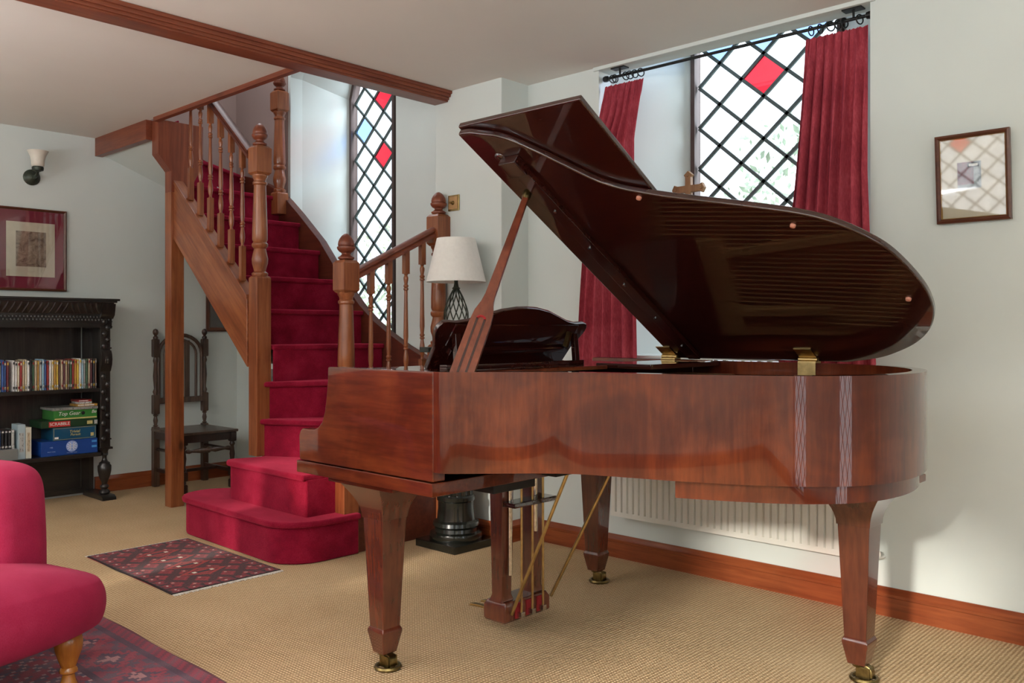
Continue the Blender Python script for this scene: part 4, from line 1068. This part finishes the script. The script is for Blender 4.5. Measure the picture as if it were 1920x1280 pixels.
picture('sepia etching in a burgundy mount and brown frame on the wall over the bookcase', (XL,2.05,1.38),
    {'frame': (1.84,2.272,1.383,1.922,.016,.022), 'layers': [('mount',1.85,2.262,1.393,1.912,.006,M['mountred']),('cream_mount',1.905,2.20,1.475,1.83,.008,M['cream']),('print',1.962,2.145,1.54,1.77,.009,M['sketch'])]}, PLW, M['picframe'])
picture('small dark picture hung low on the wall under the staircase', (XL,3.38,1.13), {'frame': (3.28,3.46,1.115,1.42,.03,.02), 'layers': [('print',3.30,3.44,1.14,1.40,.005,M['mahod'])]}, PLW, M['picframe'])
tilt = .028/.322
PRW = lambda u, z, d: (u, YB-.004-d-(z-1.52)*tilt, z)
picture('small etching with a dark red square in a gilt-edged frame beside the right curtain', (-.968,YB,1.52),
    {'frame': (-1.094,-.842,1.522,1.846,.017,.02), 'layers': [('mount',-1.08,-.856,1.535,1.832,.005,M['cream']),('print',-1.02,-.94,1.645,1.742,.0065,M['sketch3']),('red_print',-1.02,-.965,1.66,1.742,.007,M['sketch2']),('print_border',-.985,-.945,1.722,1.738,.0075,M['iron']),('print_label',-.98,-.95,1.725,1.734,.008,M['white'])]}, PRW, M['picframe'])
frame_bars(-1.079,-.857,1.537,1.831,.004,.014,PRW).build('gilt_slip', M['gilt'], bpy.data.objects['framed_picture.002'], smooth=20)

# ------------------------------------------------------------------ rugs
def rug(name, label, lo, hi, cell, fn, th=.007, skew=0):
    nx = int((hi[0]-lo[0])/cell); ny = int((hi[1]-lo[1])/cell)
    c = ((lo[0]+hi[0])/2,(lo[1]+hi[1])/2,0.0005)
    t = thing(name, label, 'rug', c)
    m = MB(); vs = []; rnd = random.Random(3)
    for j in range(ny+1):
        for i in range(nx+1):
            x = lo[0]+(hi[0]-lo[0])*i/nx; y_ = lo[1]+(hi[1]-lo[1])*j/ny
            e = min(i,nx-i,j,ny-j); wob = .004*math.sin(x*9+y_*4)
            vs.append((x+(.004*math.sin(y_*13) if e == 0 else 0), y_+(.004*math.sin(x*11) if e == 0 else 0), th*(.35 if e == 0 else 1)))
    fs = [(j*(nx+1)+i,j*(nx+1)+i+1,(j+1)*(nx+1)+i+1,(j+1)*(nx+1)+i) for j in range(ny) for i in range(nx)]
    b0 = len(vs); vs += [(lo[0],lo[1],.001),(hi[0],lo[1],.001),(hi[0],hi[1],.001),(lo[0],hi[1],.001)]
    fs.append((b0+3,b0+2,b0+1,b0))
    o = world_org(t); me = bpy.data.meshes.new('pile'); me.from_pydata([tuple(Vector(v)-o) for v in vs], [], fs); me.materials.append(M['rug'])
    at = me.color_attributes.new('Col', 'FLOAT_COLOR', 'CORNER'); k = 0
    for p in me.polygons:
        cx = sum(vs[v][0] for v in p.vertices)/len(p.vertices); cy = sum(vs[v][1] for v in p.vertices)/len(p.vertices)
        col = lin(fn((cx-lo[0])/(hi[0]-lo[0]), (cy-lo[1])/(hi[1]-lo[1]), hi[0]-lo[0], hi[1]-lo[1]))
        for _ in p.vertices: at.data[k].color = col; k += 1
    me.polygons.foreach_set('use_smooth', [True]*len(me.polygons))
    ob = bpy.data.objects.new('pile', me); C.objects.link(ob); ob.parent = t
    return t
def small_pattern(u, v, W, H):
    x, y_ = u*W, v*H; e = min(x,W-x,y_,H-y_)
    dk, rd_, cr_, nv, bl = (44,16,24), (134,26,38), (158,40,38), (46,28,38), (206,196,184)
    ends = min(y_,H-y_) > min(x,W-x)
    if e < .008: return (34,16,18)
    if e < .062:                                       # guard border with white dots
        s_ = y_ if ends else x
        q = (s_/.075) % 1; r_ = (e-.036)/.02
        if abs(q-.5) < .08 and abs(r_) < .3: return bl
        if (q-.5)**2*7+r_*r_ < .8: return rd_
        return dk if ((s_/.0375) % 1) < .45 else (108,20,40)
    X, Y_ = x-W/2, y_-H/2
    if abs(X) < W/2-.16:
        p = ((X+.02)/.155) % 1-.5; p *= .155           # row of medallions with paired white flecks
        r_ = abs(p)/.07+abs(Y_)/.12
        if abs(abs(Y_)-.042) < .009 and abs(p) < .011: return (226,218,198)
        if abs(Y_) < .036 and abs(p) < .013: return nv
        if abs(r_-.62) < .05: return dk
        if r_ < 1: return cr_
        if r_ < 1.1: return dk
    # broad stepped diamonds of dark bars
    a = ((X+Y_*1.2)/.15) % 1; b = ((X-Y_*1.2)/.15) % 1
    if abs(a-.5) < .07 and abs(b-.5) < .07: return (196,140,130)
    if a < .36 or b < .36:
        return dk if (((X+Y_*.4)/.017) % 1) < .66 else (96,24,36)
    if abs(abs(a-.68)-.2) < .05 or abs(abs(b-.68)-.2) < .05: return (150,36,44)
    return (122,24,36)
r1 = rug('patterned_rug', 'small dark red patterned rug with cream fringes at the foot of the stairs', (-4.50,1.735), (-3.585,2.262), .0045, small_pattern)
for x, sg in ((-4.50,-1),(-3.585,1)):
    m = MB(); rnd = random.Random(5)
    k = 0; yv = 1.735
    while yv < 2.262:
        m.beam((x,yv,.004),(x+sg*rnd.uniform(.010,.022),yv+rnd.uniform(-.004,.004),.0025),.005,.003); yv += .0052
    m.build('fringe', M['fringe'], r1)
def big_pattern(u, v, W, H):
    x, y_ = u*W, v*H; e = min(x,W-x,y_,H-y_)
    wr = .5+.5*math.sin(x*37+2*math.sin(y_*19))*math.sin(y_*9+x*3)      # wear
    h = math.sin(x*61+3*math.sin(y_*23))*math.sin(y_*57+2*math.sin(x*17)); h2 = math.sin(x*143+y_*31)*math.sin(y_*171-x*13)
    def fade(c, k=.38): return tuple(a+(b-a)*k*wr for a, b in zip(c, (176,140,146)))
    if e < .012: return (104,34,52)
    if e < .06: return fade((150,46,68), .25) if ((x+y_)/.04) % 1 < .5 else fade((112,46,66))
    if e < .08: return fade((78,54,74))
    if e < .27:
        q = ((x if min(y_,H-y_) < min(x,W-x) else y_)/.22) % 1; r_ = (e-.175)/.1
        d = abs(q-.5)*2+abs(r_)+.18*h2
        if d < .3: return fade((190,134,136))
        if d < .62: return fade((88,66,88))
        if d < .95: return fade((160,58,76))
        return fade((134,52,72)) if h+.6*h2 > 0 else fade((92,68,88))
    if e < .29: return fade((78,54,74))
    if h > .5: return fade((154,56,72))
    if h+h2 < -.6: return fade((88,76,102))
    if h2 > .6: return (184,146,148)
    return fade((140,52,70)) if h > 0 else fade((112,68,86))
rug('patterned_rug', 'large worn red and slate rug under the raspberry sofa', (-4.9,-1.2), (-2.2,1.42), .012, big_pattern, .008)

# ------------------------------------------------------------------ sofa
RZ = math.radians(16.1)
sf = thing('sofa', 'raspberry red sofa on turned honey wood legs, its arm end by the rug', 'sofa', (-2.75,1.12,0), RZ)
def soft(name, lo, hi, r, mat, parent, puff=0, sub=2, taperf=None):
    """upholstered block: rounded box with a slight crown"""
    m = MB(); N = 10
    x0,y0,z0 = lo; x1,y1,z1 = hi
    bm = bmesh.new(); bmesh.ops.create_cube(bm, size=1)
    bmesh.ops.subdivide_edges(bm, edges=bm.edges, cuts=9, use_grid_fill=True)
    sx, sy, sz = x1-x0, y1-y0, z1-z0
    for v in bm.verts:
        p = Vector(((v.co.x)*sx, v.co.y*sy, v.co.z*sz)); q = Vector((max(-sx/2+r,min(sx/2-r,p.x)), max(-sy/2+r,min(sy/2-r,p.y)), max(-sz/2+min(r,sz/2),min(sz/2-min(r,sz/2),p.z))))
        d = p-q
        if d.length > 1e-6: p = q+d.normalized()*min(r, max(abs(d.x),abs(d.y),abs(d.z)))
        u, w = p.x/sx*2, p.y/sy*2
        if p.z > 0: p.z += puff*(1-u*u)*(1-w*w)
        v.co = p+Vector(((x0+x1)/2,(y0+y1)/2,(z0+z1)/2))
        if taperf: v.co = taperf(v.co)
    me = bpy.data.meshes.new(name); bm.to_mesh(me); bm.free(); me.materials.append(mat)
    me.polygons.foreach_set('use_smooth', [True]*len(me.polygons))
    o = bpy.data.objects.new(name, me); C.objects.link(o); o.parent = parent
    md = o.modifiers.new('Subdivision','SUBSURF'); md.levels = 1; md.render_levels = sub
    return o
soft('seat', (-.95,-1.75,.165), (.012,.062,.392), .112, M['sofa'], sf, .055)
soft('arm', (-.97,-.19,.17), (-.27,.035,.70), .085, M['sofa'], sf, 0, 2, lambda p: Vector((p.x-.05*max(0,(p.z-.45))*1.5, p.y, p.z)))
soft('arm', (-.97,-1.74,.17), (-.27,-1.53,.70), .085, M['sofa'], sf)
soft('backrest', (-1.12,-1.74,.17), (-.82,.03,.92), .09, M['sofa'], sf)
LEG = [(.012,0),(.024,.004),(.026,.02),(.02,.034),(.018,.05),(.027,.056),(.027,.064),(.022,.072),(.03,.095),(.04,.125),(.042,.15),(.038,.168),(.034,.172)]
for lx, ly_ in ((-.13,-.035),(-.13,-1.64),(-1.0,-.05),(-1.0,-1.64)):
    MB().lathe([(r*1.0,z) for r, z in LEG], (lx,ly_,.0085), 20).build('leg', M['goldwood'], sf, smooth=45, world=False)

# ------------------------------------------------------------------ old side chair under the stair
ch = thing('side_chair', 'old dark oak side chair with an arched back standing under the stairs', 'chair', (-5.98,3.06,0))
def turned(m, c, z0, z1, segs):
    """alternating square blocks and turnings"""
    for a, b, kind, h in segs:
        if kind == 'b': m.stack(c, [(a,h*.8,h*.8),(a+.006,h,h),(b-.006,h,h),(b,h*.8,h*.8)])
        else:
            L = b-a; m.lathe([(h*.7,0),(h*1.05,.08*L),(h*.6,.16*L),(h*.75,.3*L),(h*.95,.5*L),(h*.6,.82*L),(h*1.0,.9*L),(h*.7,L)], (c[0],c[1],a), 14)
for y in (2.865,3.24):
    m = MB(); turned(m, (-6.19,y), 0, 1.1, [(0,.43,'b',.021),(.43,.52,'t',.018),(.52,.66,'b',.021),(.66,.93,'t',.019),(.93,1.06,'b',.021)])
    bp = m.build('back_post', M['chair'], ch, smooth=40)
    MB().lathe([(.010,1.055),(.018,1.064),(.018,1.076),(.009,1.085),(.018,1.098),(.021,1.112),(.016,1.128),(.004,1.136)], (-6.19,y,0), 14).build('finial', M['chair'], bp)
ar = MB(); yc = 3.0525; rw = .165
for r_, wd in ((rw,.014),(rw-.045,.010)):
    pts = [(-6.19,yc-r_,.63)]+[(-6.19,yc-r_,.8)]+[(-6.19,yc+r_*math.cos(PI-k*PI/12),.95+r_*.85*math.sin(k*PI/12)) for k in range(13)]+[(-6.19,yc+r_,.8),(-6.19,yc+r_,.63)]
    ar.tube(pts, wd, 8)
for dy in (-.05,.05): ar.box((-6.196,yc+dy-.018,.63),(-6.184,yc+dy+.018,1.05))
ar.build('arched_splat', M['chair'], ch, smooth=50)
MB().box((-6.205,2.88,.595),(-6.175,3.225,.635)).build('back_rail', M['chair'], ch, bev=.003)
MB().box((-6.21,2.84,.40),(-5.74,3.265,.418)).build('seat', M['chair'], ch, bev=.004)
MB().box((-6.20,2.855,.345),(-5.765,2.875,.40)).box((-6.20,3.23,.345),(-5.765,3.25,.40)).box((-5.785,2.86,.345),(-5.765,3.25,.40)).build('seat_frame', M['darkchair'], ch, bev=.003)
for y in (2.87,3.235):
    m = MB(); turned(m, (-5.775,y), 0, .4, [(0,.06,'b',.02),(.06,.085,'t',.02),(.085,.15,'b',.021),(.15,.33,'t',.02),(.33,.40,'b',.021)])
    m.build('front_leg', M['darkchair'], ch, smooth=40)
rot = Matrix.Translation((-5.775,2.89,.285)) @ Matrix.Rotation(-PI/2,4,'X')
MB().lathe([(.012,0),(.016,.02),(.010,.04),(.012,.06),(.020,.12),(.013,.145),(.022,.165),(.013,.185),(.020,.21),(.012,.27),(.010,.29),(.016,.31),(.012,.33)], (0,0,0), 14, rot).build('front_stretcher', M['chair'], ch, smooth=45)
MB().box((-6.18,2.86,.11),(-5.78,2.88,.135)).box((-6.18,3.225,.11),(-5.78,3.245,.135)).box((-6.0,2.88,.112),(-5.98,3.225,.133)).tube([(-6.18,2.87,.27),(-5.78,2.87,.27)],.011,8).tube([(-6.18,3.235,.27),(-5.78,3.235,.27)],.011,8).build('side_stretchers', M['darkchair'], ch, bev=.002)

# ------------------------------------------------------------------ light
w = bpy.data.worlds.new('sky'); bpy.context.scene.world = w; w.use_nodes = True
nt = w.node_tree; bg = nt.nodes['Background']; bg.inputs[0].default_value = (.80,.90,1.0,1); bg.inputs[1].default_value = 2.6
def area(name, loc, rot, sx, sy, power, col):
    l = bpy.data.lights.new(name, 'AREA'); l.shape = 'RECTANGLE'; l.size = sx; l.size_y = sy; l.energy = power; l.color = col
    o = bpy.data.objects.new(name, l); C.objects.link(o); o.location = loc; o.rotation_euler = rot; return o
area('skylight_front_west', (-2.75,YF-.5,1.65), (math.radians(90),0,0), 1.7, 1.8, 26, (1,.98,.95))
area('skylight_front_east', (-.4,YF-.5,1.65), (math.radians(90),0,0), 1.7, 1.8, 26, (1,.98,.95))
area('skylight_right_south', (XR+.5,-.2,1.2), (math.radians(90),0,math.radians(90)), 1.6, 2.4, 24, (1,.97,.93))
area('skylight_right_north', (XR+.5,1.9,1.2), (math.radians(90),0,math.radians(90)), 1.3, 2.4, 20, (1,.98,.95))
def aim(name, loc, to, sx, sy, power, col):
    return area(name, loc, (Vector(to)-Vector(loc)).to_track_quat('-Z','Y').to_euler(), sx, sy, power, col)
aim('skylight_back_big', (-.5,5.0,2.9), (-2.6,3.7,1.7), 1.4, 1.4, 190, (.80,.91,1))
aim('skylight_back_stair', (-3.4,5.1,4.1), (-5.45,3.7,2.1), 1.3, 1.0, 300, (.78,.90,1))
area('bounce_fill_east', (.55,-.75,1.5), (math.radians(180),0,0), 2.0, 1.6, 235, (.97,.98,1))  # added fill lamp behind the camera, bounced off the ceiling; no such fixture
area('bounce_fill_west', (-3.6,-1.4,1.5), (math.radians(180),0,0), 2.2, 2.0, 230, (.97,.98,1))  # second added fill, out of view, lifting the left ceiling and walls
area('landing_light', (-5.2,3.0,3.70), (0,0,0), 1.2, .6, 14, (.95,.96,1))
sun = bpy.data.lights.new('sun', 'SUN'); sun.energy = 5.0; sun.angle = math.radians(3); sun.color = (1,.93,.82)
so = bpy.data.objects.new('sun', sun); C.objects.link(so)
so.rotation_euler = Vector((-.85,5.0,-1.5)).to_track_quat('-Z','Y').to_euler()

# ------------------------------------------------------------------ camera
cam = bpy.data.cameras.new('camera'); co = bpy.data.objects.new('camera', cam); C.objects.link(co)
cam.sensor_width = 36; cam.lens = 1647/1920*36; cam.shift_y = -20/1920; cam.clip_start = .05
co.location = (0,0,1.12); co.rotation_euler = (math.radians(90),0,math.radians(43.077))
sc_ = bpy.context.scene; sc_.camera = co
sc_.view_settings.view_transform = 'Standard'; sc_.view_settings.look = 'None'; sc_.view_settings.exposure = -.18; sc_.view_settings.gamma = 1
sc_.cycles.use_denoising = True; sc_.cycles.max_bounces = 10; sc_.cycles.diffuse_bounces = 5; sc_.cycles.glossy_bounces = 5; sc_.cycles.transparent_max_bounces = 16
sc_.cycles.sample_clamp_indirect = 6; sc_.cycles.caustics_reflective = False; sc_.cycles.caustics_refractive = False
